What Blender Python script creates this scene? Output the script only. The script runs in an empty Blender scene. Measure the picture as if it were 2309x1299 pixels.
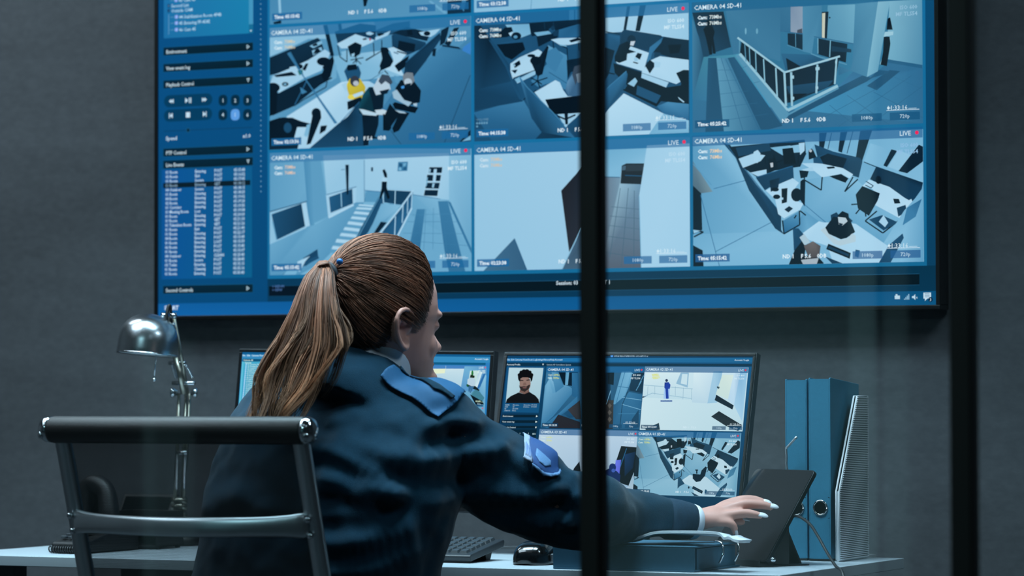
import bpy, bmesh, math, random
import numpy as np
from mathutils import Vector, Matrix, Quaternion
from mathutils.bvhtree import BVHTree
random.seed(7)
D = bpy.data
SC = bpy.context.scene
COL = SC.collection
PI = math.pi

# ------------------------------------------------------------------ camera
F_PX, YAW, PITCH, ROLL = 7343.1, 0.46719, 0.030956, -0.002406
CAM = Vector((3.699, -6.1511, 1.0625))
ZG = 1.3135            # height of the lowest edge of the video tiles on the wall screen
_f = Vector((-math.sin(YAW)*math.cos(PITCH), math.cos(YAW)*math.cos(PITCH), math.sin(PITCH)))
_r = Vector((math.cos(YAW), math.sin(YAW), 0))
_u = _r.cross(_f)
_c, _s = math.cos(ROLL), math.sin(ROLL)
CR, CU, CF = _c*_r + _s*_u, -_s*_r + _c*_u, _f

def ray(px, py):
    return CF + CR*((px-1154.5)/F_PX) + CU*((649.5-py)/F_PX)

def at(px, py, Y):
    """the place at depth Y (metres before the wall screen) seen at a photograph pixel"""
    d = ray(px, py)
    return CAM + d*((Y-CAM.y)/d.y)

def onplane(px, py, p0, n):
    d = ray(px, py)
    return CAM + d*((p0-CAM).dot(n)/d.dot(n))

def px_of(P):
    q = Vector(P)-CAM
    z = q.dot(CF)
    return 1154.5+F_PX*q.dot(CR)/z, 649.5-F_PX*q.dot(CU)/z, z

cd = D.cameras.new('camera')
cam = D.objects.new('camera', cd)
COL.objects.link(cam)
cam.matrix_world = Matrix((CR.to_4d()*1, CU.to_4d(), (-CF).to_4d(), (0, 0, 0, 1))).transposed()
m = Matrix.Identity(4)
for i in range(3):
    m[i][0], m[i][1], m[i][2], m[i][3] = CR[i], CU[i], -CF[i], CAM[i]
cam.matrix_world = m
cd.sensor_width = 36
cd.lens = F_PX/2309*36
cd.clip_start, cd.clip_end = 0.05, 60
cd.dof.use_dof = True
cd.dof.focus_distance = 6.0
cd.dof.aperture_fstop = 4.3
cd.dof.aperture_blades = 0
SC.camera = cam

# ------------------------------------------------------------------ materials
def lin(c):
    return tuple((v/12.92 if v <= .04045 else ((v+.055)/1.055)**2.4) for v in (x/255 for x in c))

def nt(name):
    m = D.materials.new(name)
    m.use_nodes = True
    t = m.node_tree
    t.nodes.clear()
    out = t.nodes.new('ShaderNodeOutputMaterial')
    return m, t, out

def mat(name, rgb, rough=.5, metal=0.0, var=.12, scale=40, bump=0.0, bscale=200, spec=.5, coat=0, sheen=0, stretch=None, aniso=0):
    """procedural principled material: colour broken up by noise, optional bump"""
    m, t, out = nt(name)
    p = t.nodes.new('ShaderNodeBsdfPrincipled')
    t.links.new(p.outputs[0], out.inputs[0])
    tc = t.nodes.new('ShaderNodeTexCoord')
    mp = t.nodes.new('ShaderNodeMapping')
    t.links.new(tc.outputs['Object'], mp.inputs[0])
    if stretch: mp.inputs['Scale'].default_value = stretch
    nz = t.nodes.new('ShaderNodeTexNoise')
    nz.inputs['Scale'].default_value = scale
    nz.inputs['Detail'].default_value = 4
    t.links.new(mp.outputs[0], nz.inputs['Vector'])
    mx = t.nodes.new('ShaderNodeMix'); mx.data_type = 'RGBA'
    c = lin(rgb)
    mx.inputs[6].default_value = (*[v*(1-var) for v in c], 1)
    mx.inputs[7].default_value = (*[min(1, v*(1+var)) for v in c], 1)
    t.links.new(nz.outputs[0], mx.inputs[0])
    t.links.new(mx.outputs[2], p.inputs['Base Color'])
    p.inputs['Roughness'].default_value = rough
    p.inputs['Metallic'].default_value = metal
    p.inputs['Specular IOR Level'].default_value = spec
    p.inputs['Coat Weight'].default_value = coat
    p.inputs['Sheen Weight'].default_value = sheen
    p.inputs['Anisotropic'].default_value = aniso
    if bump:
        nb = t.nodes.new('ShaderNodeTexNoise')
        nb.inputs['Scale'].default_value = bscale
        nb.inputs['Detail'].default_value = 3
        t.links.new(mp.outputs[0], nb.inputs['Vector'])
        b = t.nodes.new('ShaderNodeBump')
        b.inputs['Strength'].default_value = bump
        b.inputs['Distance'].default_value = .002
        t.links.new(nb.outputs[0], b.inputs['Height'])
        t.links.new(b.outputs[0], p.inputs['Normal'])
    return m

SCREEN_GAIN = 1.12
def screen_mat(name, alpha):
    m, t, out = nt(name)
    at_ = t.nodes.new('ShaderNodeAttribute'); at_.attribute_name = 'Col'
    e = t.nodes.new('ShaderNodeEmission')
    e.inputs[1].default_value = SCREEN_GAIN
    t.links.new(at_.outputs['Color'], e.inputs[0])
    if alpha:
        tr = t.nodes.new('ShaderNodeBsdfTransparent')
        mx = t.nodes.new('ShaderNodeMixShader')
        t.links.new(at_.outputs['Alpha'], mx.inputs[0])
        t.links.new(tr.outputs[0], mx.inputs[1])
        t.links.new(e.outputs[0], mx.inputs[2])
        t.links.new(mx.outputs[0], out.inputs[0])
        m.cycles.emission_sampling = 'NONE'
    else:
        t.links.new(e.outputs[0], out.inputs[0])
    return m
M_SCR = screen_mat('lit_screen_pixels', False)
M_OVL = screen_mat('lit_screen_overlay', True)
M_TXT = screen_mat('lit_screen_lettering', False)
M_TXT.cycles.emission_sampling = 'NONE'

# ------------------------------------------------------------------ objects
def link(o, parent=None):
    COL.objects.link(o)
    if parent: o.parent = parent
    return o

def tag(o, label=None, cat=None, group=None, kind=None):
    if label: o['label'] = label
    if cat: o['category'] = cat
    if group: o['group'] = group
    if kind: o['kind'] = kind
    return o

def empty(name, loc, label, cat, group=None, rot=None):
    o = D.objects.new(name, None)
    o.empty_display_size = .05
    o.location = loc
    if rot: o.rotation_euler = rot
    link(o)
    return tag(o, label, cat, group)

class MB:
    def __init__(s): s.v, s.f, s.m, s.sm = [], [], [], []
    def add(s, vs, fs, mi=0, smooth=True):
        n = len(s.v)
        s.v += [tuple(v) for v in vs]
        s.f += [tuple(i+n for i in f) for f in fs]
        s.m += [mi]*len(fs); s.sm += [smooth]*len(fs)
        return s
    def box(s, a, b, M=None, mi=0):
        (x0, y0, z0), (x1, y1, z1) = a, b
        vs = [Vector(p) for p in ((x0,y0,z0),(x1,y0,z0),(x1,y1,z0),(x0,y1,z0),(x0,y0,z1),(x1,y0,z1),(x1,y1,z1),(x0,y1,z1))]
        if M: vs = [M @ v for v in vs]
        return s.add(vs, [(0,3,2,1),(4,5,6,7),(0,1,5,4),(1,2,6,5),(2,3,7,6),(3,0,4,7)], mi, False)
    def prism(s, pts, d, mi=0, smooth=False):
        """closed outline pts (3d) pushed along vector d"""
        n = len(pts); d = Vector(d)
        vs = [Vector(p) for p in pts]+[Vector(p)+d for p in pts]
        fs = [tuple(range(n))[::-1], tuple(range(n, 2*n))]+[(i, (i+1) % n, (i+1) % n+n, i+n) for i in range(n)]
        return s.add(vs, fs, mi, smooth)
    def loft(s, rings, cap=True, mi=0, closed=True):
        n = len(rings[0]); vs = [p for r in rings for p in r]; fs = []
        for k in range(len(rings)-1):
            for i in range(n if closed else n-1):
                j = (i+1) % n
                fs.append((k*n+i, k*n+j, (k+1)*n+j, (k+1)*n+i))
        if cap:
            fs.append(tuple(range(n))[::-1]); fs.append(tuple(range((len(rings)-1)*n, len(rings)*n)))
        return s.add(vs, fs, mi)
    def tube(s, pts, r, seg=10, mi=0, cap=True, flat=1.0):
        pts = [Vector(p) for p in pts]
        if not hasattr(r, '__len__'): r = [r]*len(pts)
        rings = []
        t0 = (pts[1]-pts[0]).normalized()
        a = t0.orthogonal().normalized() if abs(t0.z) > .9 else Vector((0, 0, 1)).cross(t0).normalized()
        for i, p in enumerate(pts):
            t = (pts[min(i+1, len(pts)-1)]-pts[max(i-1, 0)]).normalized()
            a = (a-t*a.dot(t))
            a = a.normalized() if a.length > 1e-6 else t.orthogonal().normalized()
            b = t.cross(a)
            rings.append([p+(a*math.cos(2*PI*k/seg)+b*math.sin(2*PI*k/seg)*flat)*r[i] for k in range(seg)])
        return s.loft(rings, cap, mi)
    def lathe(s, prof, origin=(0, 0, 0), axis=(0, 0, 1), seg=32, mi=0, cap=True):
        ax = Vector(axis).normalized(); a = ax.orthogonal().normalized(); b = ax.cross(a); o = Vector(origin)
        rings = [[o+ax*h+(a*math.cos(2*PI*k/seg)+b*math.sin(2*PI*k/seg))*max(r, 1e-5) for k in range(seg)] for r, h in prof]
        return s.loft(rings, cap, mi)
    def ball(s, c, r, seg=16, mi=0, sc=(1, 1, 1)):
        n = seg//2
        rings = [[Vector(c)+Vector((r*sc[0]*math.sin(PI*j/n)*math.cos(2*PI*k/seg), r*sc[1]*math.sin(PI*j/n)*math.sin(2*PI*k/seg), -r*sc[2]*math.cos(PI*j/n))) for k in range(seg)] for j in [.05]+list(range(1, n))+[n-.05]]
        return s.loft(rings, True, mi)
    def build(s, name, mats, parent=None, bevel=0, sub=0, bseg=2, smooth=True, world=True):
        me = D.meshes.new(name)
        vs = s.v
        o = D.objects.new(name, me)
        if parent is not None and world:
            inv = parent_matrix(parent).inverted()
            vs = [tuple(inv @ Vector(v)) for v in s.v]
        me.from_pydata(vs, [], s.f)
        mats = mats if isinstance(mats, (list, tuple)) else [mats]
        for mm in mats: me.materials.append(mm)
        me.polygons.foreach_set('material_index', s.m)
        me.polygons.foreach_set('use_smooth', [bool(x and smooth) for x in s.sm])
        bm = bmesh.new(); bm.from_mesh(me)
        bmesh.ops.recalc_face_normals(bm, faces=bm.faces)
        bm.to_mesh(me); bm.free()
        me.update()
        link(o, parent)
        if bevel:
            md = o.modifiers.new('bevel', 'BEVEL'); md.width = bevel; md.segments = bseg; md.limit_method = 'ANGLE'; md.angle_limit = .6
            md.harden_normals = False
            me.polygons.foreach_set('use_smooth', [True]*len(me.polygons))
            w = o.modifiers.new('normals', 'WEIGHTED_NORMAL'); w.keep_sharp = True
        if sub:
            md = o.modifiers.new('subsurf', 'SUBSURF'); md.levels = sub; md.render_levels = sub
        return o

def parent_matrix(o):
    M = Matrix.LocRotScale(o.location, o.rotation_euler, o.scale)
    if o.parent: M = parent_matrix(o.parent) @ M
    return M

def smooth_path(pts, n=8):
    """Catmull-Rom through pts"""
    P = [Vector(p) for p in pts]
    P = [2*P[0]-P[1]]+P+[2*P[-1]-P[-2]]
    out = []
    for i in range(1, len(P)-2):
        for k in range(n):
            t = k/n
            a, b, c, d = P[i-1], P[i], P[i+1], P[i+2]
            out.append(.5*((2*b)+(c-a)*t+(2*a-5*b+4*c-d)*t*t+(3*b-a-3*c+d)*t**3))
    out.append(P[-2])
    return out

def lerp_list(vals, n):
    return [float(np.interp(i/(n-1)*(len(vals)-1), range(len(vals)), vals)) for i in range(n)]

# ------------------------------------------------------------------ screens: drawing in layers on a plane
RAMP = [(0, (6, 18, 28)), (.1, (13, 36, 54)), (.25, (26, 70, 102)), (.4, (40, 100, 142)), (.55, (74, 138, 178)), (.7, (124, 180, 212)), (.85, (168, 207, 231)), (1, (196, 225, 243))]  # dark tones are lifted to include ambient reflection off the screen
def tone(l, ramp=RAMP):
    for (a, ca), (b, cb) in zip(ramp, ramp[1:]):
        if l <= b:
            t = (l-a)/(b-a)
            return tuple(x+(y-x)*t for x, y in zip(ca, cb))
    return ramp[-1][1]

def clip_poly(poly, quad):
    """Sutherland-Hodgman; vertices (x, y, r, g, b)"""
    out = poly
    area = sum(quad[i][0]*quad[(i+1) % 4][1]-quad[(i+1) % 4][0]*quad[i][1] for i in range(4))
    sg = 1 if area > 0 else -1
    for i in range(4):
        (ax, ay), (bx, by) = quad[i], quad[(i+1) % 4]
        inp, out = out, []
        side = lambda p: sg*((bx-ax)*(p[1]-ay)-(by-ay)*(p[0]-ax))
        for k in range(len(inp)):
            p, q = inp[k], inp[(k+1) % len(inp)]
            sp, sq = side(p), side(q)
            if sp >= 0: out.append(p)
            if (sp >= 0) != (sq >= 0):
                t = sp/(sp-sq)
                out.append(tuple(u+(w-u)*t for u, w in zip(p, q)))
        if len(out) < 3: return []
    return out

FONT_JOBS = []
class Canvas:
    """flat picture shown by a screen. Points go from zoomed photograph coordinates to the screen plane."""
    STEP = 3e-5
    def __init__(s, M):
        s.M = M; s.Mi = M.inverted()          # local frame: x right, y up, z out of the screen
        s.p0 = M.translation; s.n = (M.to_3x3() @ Vector((0, 0, 1))).normalized()
        s.v, s.f, s.c, s.mi, s.k = [], [], [], [], 0
        s.view(0, 0, 1); s.quad = None; s.ramp = RAMP; s.texts = []
    def view(s, ox, oy, sc): s.ox, s.oy, s.sc = ox, oy, sc
    def loc(s, x, y):
        q = s.Mi @ onplane(s.ox+x*s.sc, s.oy+y*s.sc, s.p0, s.n)
        return q.x, q.y
    def colour(s, c):
        return lin(tone(c, s.ramp)) if isinstance(c, (int, float)) else lin(c)
    def lpoly(s, pts, cols, alpha=None, quad=None):
        vs = [(x, y, *c) for (x, y), c in zip(pts, cols)]
        if quad: vs = clip_poly(vs, quad)
        if len(vs) < 3: return
        s.k += 1
        n = len(s.v)
        s.v += [(p[0], p[1], s.k*s.STEP) for p in vs]
        s.f.append(tuple(range(n, n+len(vs))))
        s.c += [(*p[2:5], 1 if alpha is None else alpha) for p in vs]
        s.mi.append(0 if alpha is None else 1)
    def poly(s, pts, c, alpha=None):
        L = [s.loc(*p) for p in pts]
        cols = [s.colour(x) for x in c] if isinstance(c, list) else [s.colour(c)]*len(L)
        s.lpoly(L, cols, alpha, s.quad)
    def rect(s, x0, y0, x1, y1, c, alpha=None):     # in local metres
        cols = [s.colour(q) for q in c] if isinstance(c, list) else [s.colour(c)]*4
        s.lpoly([(x0, y0), (x1, y0), (x1, y1), (x0, y1)], cols, alpha)
    def ell(s, x, y, rx, ry, c, n=14):
        s.poly([(x+rx*math.cos(2*PI*i/n), y+ry*math.sin(2*PI*i/n)) for i in range(n)], c)
    def lell(s, x, y, r, c, n=16, ry=None):
        s.lpoly([(x+r*math.cos(2*PI*i/n), y+(ry or r)*math.sin(2*PI*i/n)) for i in range(n)], [s.colour(c)]*n)
    def lrrect(s, x0, y0, x1, y1, r, c):
        P = []
        for cx_, cy_, a in ((x1-r, y1-r, 0), (x0+r, y1-r, 90), (x0+r, y0+r, 180), (x1-r, y0+r, 270)):
            for i in range(5):
                t = math.radians(a+i*22.5); P.append((cx_+r*math.cos(t), cy_+r*math.sin(t)))
        s.lpoly(P, [s.colour(c)]*len(P))
    def line(s, pts, w, c):
        for (ax, ay), (bx, by) in zip(pts, pts[1:]):
            dx, dy = bx-ax, by-ay; L = math.hypot(dx, dy) or 1
            nx, ny = -dy/L*w/2, dx/L*w/2
            s.poly([(ax+nx, ay+ny), (bx+nx, by+ny), (bx-nx, by-ny), (ax-nx, ay-ny)], c)
    def art(s, text):
        for ln in text.strip().splitlines():
            tk = ln.split()
            if not tk or tk[0].startswith('#'): continue
            kind = 'p'
            if tk[0] in 'el': kind = tk.pop(0)
            def col(q): return tuple(float(v) for v in q.split('/')) if '/' in q else float(q)
            c = tk.pop(0)
            c = [col(q) for q in c.split('|')] if '|' in c else col(c)
            v = [float(q) for q in ' '.join(tk).replace(',', ' ').split()]
            if kind == 'e': s.ell(*v, c)
            elif kind == 'l': s.line(list(zip(v[1::2], v[2::2])), v[0], c)
            else:
                P = list(zip(v[::2], v[1::2]))
                if isinstance(c, list) and len(c) < len(P): c = c+[c[-1]]*(len(P)-len(c))
                s.poly(P, c)
    def text(s, x, y, body, h, c=(235, 245, 252), align='LEFT', bold=0, sx=1.0, local=True):
        """text with capital height h (m), vertically centred at y"""
        if not isinstance(align, str): align, bold = 'LEFT', align
        if not local: x, y = s.loc(x, y)
        s.k += 1
        cu = D.curves.new('t', 'FONT'); cu.body = body; cu.size = h/.729*1.0
        cu.align_x = align; cu.resolution_u = 1; cu.offset = bold*h
        o = D.objects.new('t', cu); COL.objects.link(o)
        s.texts.append((o, x, y-h/2, s.k*s.STEP, s.colour(c), sx))
    def build(s, name, parent, label=None):
        FONT_JOBS.append((s, name, parent, label))

def finish_canvases():
    bpy.context.view_layer.update()
    dg = bpy.context.evaluated_depsgraph_get()
    for s, name, parent, label in FONT_JOBS:
        for o, x, y, z, c, sx in s.texts:
            me = o.evaluated_get(dg).to_mesh()
            n = len(s.v)
            s.v += [(x+v.co.x*sx, y+v.co.y, z) for v in me.vertices]
            fs = [tuple(i+n for i in p.vertices) for p in me.polygons]
            s.f += fs; s.c += [(*c, 1)]*len(me.vertices); s.mi += [2]*len(fs)
            o.evaluated_get(dg).to_mesh_clear()
        me = D.meshes.new(name)
        P = parent_matrix(parent).inverted() @ s.M
        me.from_pydata([tuple(P @ Vector(v)) for v in s.v], [], s.f)
        for mm in (M_SCR, M_OVL, M_TXT): me.materials.append(mm)
        me.polygons.foreach_set('material_index', s.mi)
        a = me.color_attributes.new('Col', 'FLOAT_COLOR', 'POINT')
        a.data.foreach_set('color', [q for c in s.c for q in c])
        me.update()
        o = D.objects.new(name, me); link(o, parent)
        if label: o['label'] = label
    for s, *_ in FONT_JOBS:
        for t in s.texts:
            cu = t[0].data; D.objects.remove(t[0]); D.curves.remove(cu)
# ------------------------------------------------------------------ wall screen
M_BEZEL = mat('black_bezel_plastic', (12, 14, 16), .35, var=.1)
def frame_M(origin, x=(1, 0, 0), y=(0, 0, 1)):
    x, y = Vector(x).normalized(), Vector(y).normalized(); z = x.cross(y)
    m = Matrix.Identity(4)
    for i in range(3): m[i][0], m[i][1], m[i][2], m[i][3] = x[i], y[i], z[i], Vector(origin)[i]
    return m
TVM = frame_M((0, 0, ZG))
def tvl(px, py):
    q = TVM.inverted() @ onplane(px, py, TVM.translation, Vector((0, -1, 0)))
    return q.x, q.y
W, GX, RP, HH, FH = .5, .0073, .2761, .0217, .2475
SX0 = tvl(357, 640)[0]; SX1 = tvl(2111, 640)[0]
SY0 = tvl(1200, 700.5)[1]; TASK = tvl(1200, 671)[1]
SY1 = SY0+(SX1-SX0)*9/16
BZ = .0095
tv = empty('wall_screen', ((SX0+SX1)/2, .03, ZG+SY0-BZ), 'huge black-framed wall screen tiled with surveillance video and a blue control panel', 'screen')
b = MB()
x0, x1, y0, y1 = SX0, SX1, SY0, SY1
for (a, c) in (((x0-BZ, y0-BZ), (x1+BZ, y0)), ((x0-BZ, y1), (x1+BZ, y1+BZ)), ((x0-BZ, y0), (x0, y1)), ((x1, y0), (x1+BZ, y1))):
    b.box((a[0], -.004, ZG+a[1]), (c[0], .05, ZG+c[1]))
b.build('bezel', M_BEZEL, tv, bevel=.0015)
MB().box((x0-.002, .004, ZG+y0-.002), (x1+.002, .045, ZG+y1+.002)).build('back_panel', M_BEZEL, tv)

def plus(g, c): return tuple(c)
# base picture: blue interface background
cv = Canvas(TVM)
BLUE = (9, 78, 128); DK = (8, 46, 72)
cv.rect(x0, y0, x1, y1, [(10, 74, 122), (12, 62, 92), (14, 84, 128), (12, 84, 138)])
gx1 = 3*W+2*GX
cv.rect(-.006, -.012, gx1+.006, y1, [(24, 112, 160), (22, 104, 146), (24, 116, 168), (24, 116, 168)])
cv.rect(-.006, TASK, x1, -.008, [(11, 60, 94), (9, 54, 80), (9, 52, 76), (11, 58, 90)])
cv.rect(x0, y0, x1, TASK, [(20, 100, 168), (14, 86, 128), (12, 82, 124), (18, 94, 158)])
cv.rect(-.002, -.046, x1-.035, -.024, (8, 26, 36)); 
cv.rect(-.002, -.0244, x1-.035, -.0236, (38, 96, 132)); cv.rect(-.002, -.0464, x1-.035, -.0456, (30, 84, 118))
cv.view(0, 0, 1)
cv.text(*tvl(1254, 638), 'Session: 03', .0085, (215, 230, 240), bold=.03)
cv.text(*tvl(1361, 636), 'T 1', .0085, (215, 230, 240), bold=.03)
cv.text(*tvl(371, 694), 'START', .0092, (225, 240, 255), bold=.04)
# little icons at the right end of the task bar
for px in (2024, 2044, 2063, 2091):
    ix, iy = tvl(px, 670)
    if px == 2024:
        cv.rect(ix-.006, iy-.004, ix+.005, iy+.003, (190, 215, 230)); cv.rect(ix-.004, iy+.002, ix, iy+.006, (190, 215, 230))
    elif px == 2044:
        for i in range(4): cv.rect(ix-.005+i*.003, iy-.005, ix-.003+i*.003, iy-.003+i*.003, (150, 190, 215))
    elif px == 2063:
        cv.lpoly([(ix-.006, iy-.002), (ix-.003, iy-.002), (ix+.001, iy-.006), (ix+.001, iy+.006), (ix-.003, iy+.002), (ix-.006, iy+.002)], [lin((190, 215, 230))]*6)
        cv.text(ix+.002, iy, 'x', .006, (190, 215, 230))
    else:
        cv.rect(ix-.008, iy-.003, ix+.008, iy+.009, (200, 222, 235)); cv.lpoly([(ix-.005, iy-.003), (ix, iy-.003), (ix-.005, iy-.008)], [lin((200, 222, 235))]*3)
        for i in range(3): cv.rect(ix-.005, iy+.006-i*.003, ix+.005, iy+.007-i*.003, (60, 110, 150))
        cv.lell(ix+.007, iy-.005, .005, (10, 50, 80)); cv.text(ix+.007, iy-.005, '3', .006, (220, 235, 245), 'CENTER')
# terminal strip under the left tile
cv.rect(-.002, -.046, .12, -.024, (8, 24, 38))
cv.text(*tvl(614, 646), '> REDIM', .006, (90, 130, 190)); cv.text(*tvl(614, 654), '> NFW', .006, (90, 130, 190))
# top of the interface (above the photograph's edge)
cv.build('display_background', tv)

# ---- control panel on the left
cp = Canvas(TVM); cp.k = 12
px0, px1 = tvl(369, 640)[0], tvl(571, 640)[0]
Z1, Z2 = (340, 0, .27726), (340, 340, .29240)
def ly(px, py): return tvl(px, py)
def ltext(view, x, y, body, h, c=(214, 232, 245), bold=.02, align='LEFT', sx=1.0):
    cp.view(*view); X, Y = cp.loc(x, y); cp.text(X, Y, body, h, c, align, bold, sx)
def zy(view, x, y):
    cp.view(*view); return cp.loc(x, y)
# tree list box
yb = zy(Z1, 440, 293)[1]
cp.rect(px0, yb, px1, SY1-.06, [(32, 112, 165), (28, 128, 172), (34, 136, 185), (34, 120, 180)])
cp.rect(px1-.011, yb, px1, SY1-.06, (26, 110, 150)); cp.rect(px1-.011, yb+.02, px1, SY1-.1, (70, 150, 190))
X, Y = zy(Z1, 815, 252); cp.lpoly([(X-.003, Y+.002), (X+.003, Y+.002), (X, Y-.002)], [lin((200, 225, 240))]*3)
for yy, xx, s in ((0, 228, '43 Cam 43'), (46, 168, 'Second List'), (86, 168, 'Outside CAM'), (136, 232, '44 Stabilization Room 4F4B'), (186, 232, '45 Entering FF-458E'), (240, 232, '46 Cam 45')):
    ltext(Z1, xx, yy+2-(xx-430)*.04*0, s, .0078, (190, 222, 242), 'LEFT', .015, .93)
    X, Y = zy(Z1, xx, yy)
    if s[0].isdigit(): cp.lrrect(X-.011, Y-.004, X-.003, Y+.004, .0015, (150, 175, 240)); cp.rect(X-.023, Y-.0004, X-.012, Y+.0004, (120, 170, 205))
    else: cp.lrrect(X-.010, Y-.004, X-.0035, Y+.004, .001, (20, 70, 115)); cp.text(X-.0067, Y, '+' if 'Sec' in s else '-', .004, (190, 220, 240), 'CENTER')
X, Y = zy(Z1, 147, 118); cp.rect(X, Y-.045, X+.0007, Y, (150, 195, 225))
# more rows of the list above the photograph
for i in range(7): cp.text(px0+.034, SY1-.075-i*.013, '%d Cam %d' % (36+i, 36+i), .0078, (190, 222, 242), 'LEFT', .015, .93)
def bar(view, y, name, down=False):
    X, Y = zy(view, 470, y)
    h = .0088
    cp.rect(px0-.0005, Y-h-.0008, px1+.0005, Y+h+.0008, (26, 96, 136)); cp.rect(px0, Y-h, px1, Y+h, [(8, 36, 54), (11, 34, 46), (10, 40, 56), (8, 40, 62)])
    cp.text(px0+.007, Y-.001, name, .0085, (212, 230, 240), 'LEFT', .02, .9)
    ax = px1-.012
    P = [(ax-.004, Y+.004), (ax+.004, Y+.004), (ax, Y-.005)] if down else [(ax-.004, Y-.005), (ax-.004, Y+.005), (ax+.004, Y)]
    cp.lpoly(P, [lin((190, 215, 228))]*3)
    cx_ = sum(p[0] for p in P)/3; cy_ = sum(p[1] for p in P)/3
    cp.lpoly([(cx_+(p[0]-cx_)*.45, cy_+(p[1]-cy_)*.45) for p in P], [lin((10, 36, 50))]*3)
bar(Z1, 399, 'Environment'); bar(Z1, 534, 'View event log'); bar(Z1, 669, 'Playback Control', True)
bar(Z1, 1227, 'PTF Control'); bar(Z2, 93, 'Live Events', True); bar(Z2, 1066, 'Second Controls')
# transport buttons
WH = (205, 226, 240)
for yrow, kind in ((827, 0), (944, 1)):
    X0, Y = zy(Z1, 112, yrow); X1, _ = zy(Z1, 505, yrow)
    cp.lrrect(X0, Y-.0135, X1, Y+.0135, .0134, (8, 62, 96))
    xs = [zy(Z1, q, yrow)[0] for q in (172, 308, 440)]
    def tri(x, d, s=.005): cp.lpoly([(x-d*s*.6, Y+s), (x-d*s*.6, Y-s), (x+d*s*.7, Y)], [lin(WH)]*3)
    if kind == 0:
        tri(xs[0]-.003, -1); tri(xs[0]+.003, -1); tri(xs[1]-.004, 1, .006); cp.rect(xs[1]+.002, Y-.006, xs[1]+.0043, Y+.006, WH); cp.rect(xs[1]+.006, Y-.006, xs[1]+.0083, Y+.006, WH)
        tri(xs[2]-.003, 1); tri(xs[2]+.003, 1)
    else:
        cp.rect(xs[0]-.006, Y-.006, xs[0]-.004, Y+.006, WH); tri(xs[0], -1, .006); cp.rect(xs[1]-.0055, Y-.006, xs[1]+.0055, Y+.006, WH)
        tri(xs[2], 1, .006); cp.rect(xs[2]+.004, Y-.006, xs[2]+.006, Y+.006, WH)
    for i, q in enumerate((592, 692, 792)):
        X, Y = zy(Z1, q, yrow-10)
        on = kind and i == 1
        cp.lrrect(X-.0115, Y-.0125, X+.0115, Y+.0125, .009, (96, 158, 226) if on else (9, 56, 84))
        if not on: cp.lrrect(X-.0105, Y-.0115, X+.0105, Y+.0115, .0085, (9, 46, 68))
        cp.text(X, Y, str(i+1+3*kind), .0085, (170, 205, 240) if on else WH, 'CENTER', .02)
X, Y = zy(Z1, 310, 1060); cp.rect(px0+.003, Y-.0006, px1, Y+.0006, (16, 60, 90)); cp.lell(X, Y, .0055, (30, 92, 130)); cp.lell(X, Y, .004, (8, 40, 60))
ltext(Z1, 128, 1126, 'Speed', .009); ltext(Z1, 818, 1103, 'x1.0', .0085, align='RIGHT')
# dotted divider
X, _ = zy(Z1, 902, 300)
yy = tvl(590, 432)[1]
while yy < SY1-.02: cp.rect(X-.0012, yy-.0014, X+.0012, yy+.0014, (110, 165, 200)); yy += .0112
# event table
X0, Yt = zy(Z2, 105, 140)
Yb = zy(Z2, 440, 985)[1]
cp.rect(px0-.002, Yb, px1, zy(Z2, 440, 135)[1], [(14, 84, 148), (14, 96, 140), (16, 92, 140), (14, 84, 150)])
rows = '''01 Room|Entering|POST|05:15:43;03 Room|Exit|POST|05:16:52;01 Room|Secure|POST|05:17:05;01 Room|Entering|GET|05:18:12;04 Outdoor|Secure|POST|05:18:15;01 Room|Entering|POST|05:18:33;04 Room|Entering|POST|05:19:02;02 Room|Entering|POST|05:19:20;01 Corridor|Entering|POST|05:19:35;01 Meeting Room|Lost|POST|05:19:58;01 Room|Entering|POST|05:20:03;01 Room|Entering|GET|05:21:33;01 Television Room|Entering|GET|05:21:26;01 Room|Exit|POST|05:21:43;01 Room|Entering|POST|05:22:17;04 Room|Entering|POST|05:15:43;01 Room|Entering|LOST|05:15:59;06 Room|Entering|POST|05:15:43;01 Room|Entering|POST|05:15:07;04 Outdoor|Entering|CLEAN|05:25:43;01 Room|Secure|POST|05:28:43;03 Toilet|Entering|POST|05:15:15;01 Room|Cleaning|POST|05:35:16;01 Room|Entering|POST|05:35:43'''.split(';')
ys = [zy(Z2, 400, 157+i*(944-157)/23)[1] for i in range(24)]
xs = [zy(Z2, q, 500)[0] for q in (124, 350, 500, 650)]
for i, rw in enumerate(rows):
    if i == 3: cp.rect(px0+.002, ys[i]-.0055, px1-.004, ys[i]+.0055, (12, 32, 44))
    for x, s in zip(xs, rw.split('|')): cp.text(x, ys[i], s, .0072, (206, 228, 246) if i != 3 else (150, 180, 205), 'LEFT', .02, .86)
cp.build('control_panel', tv)

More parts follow.
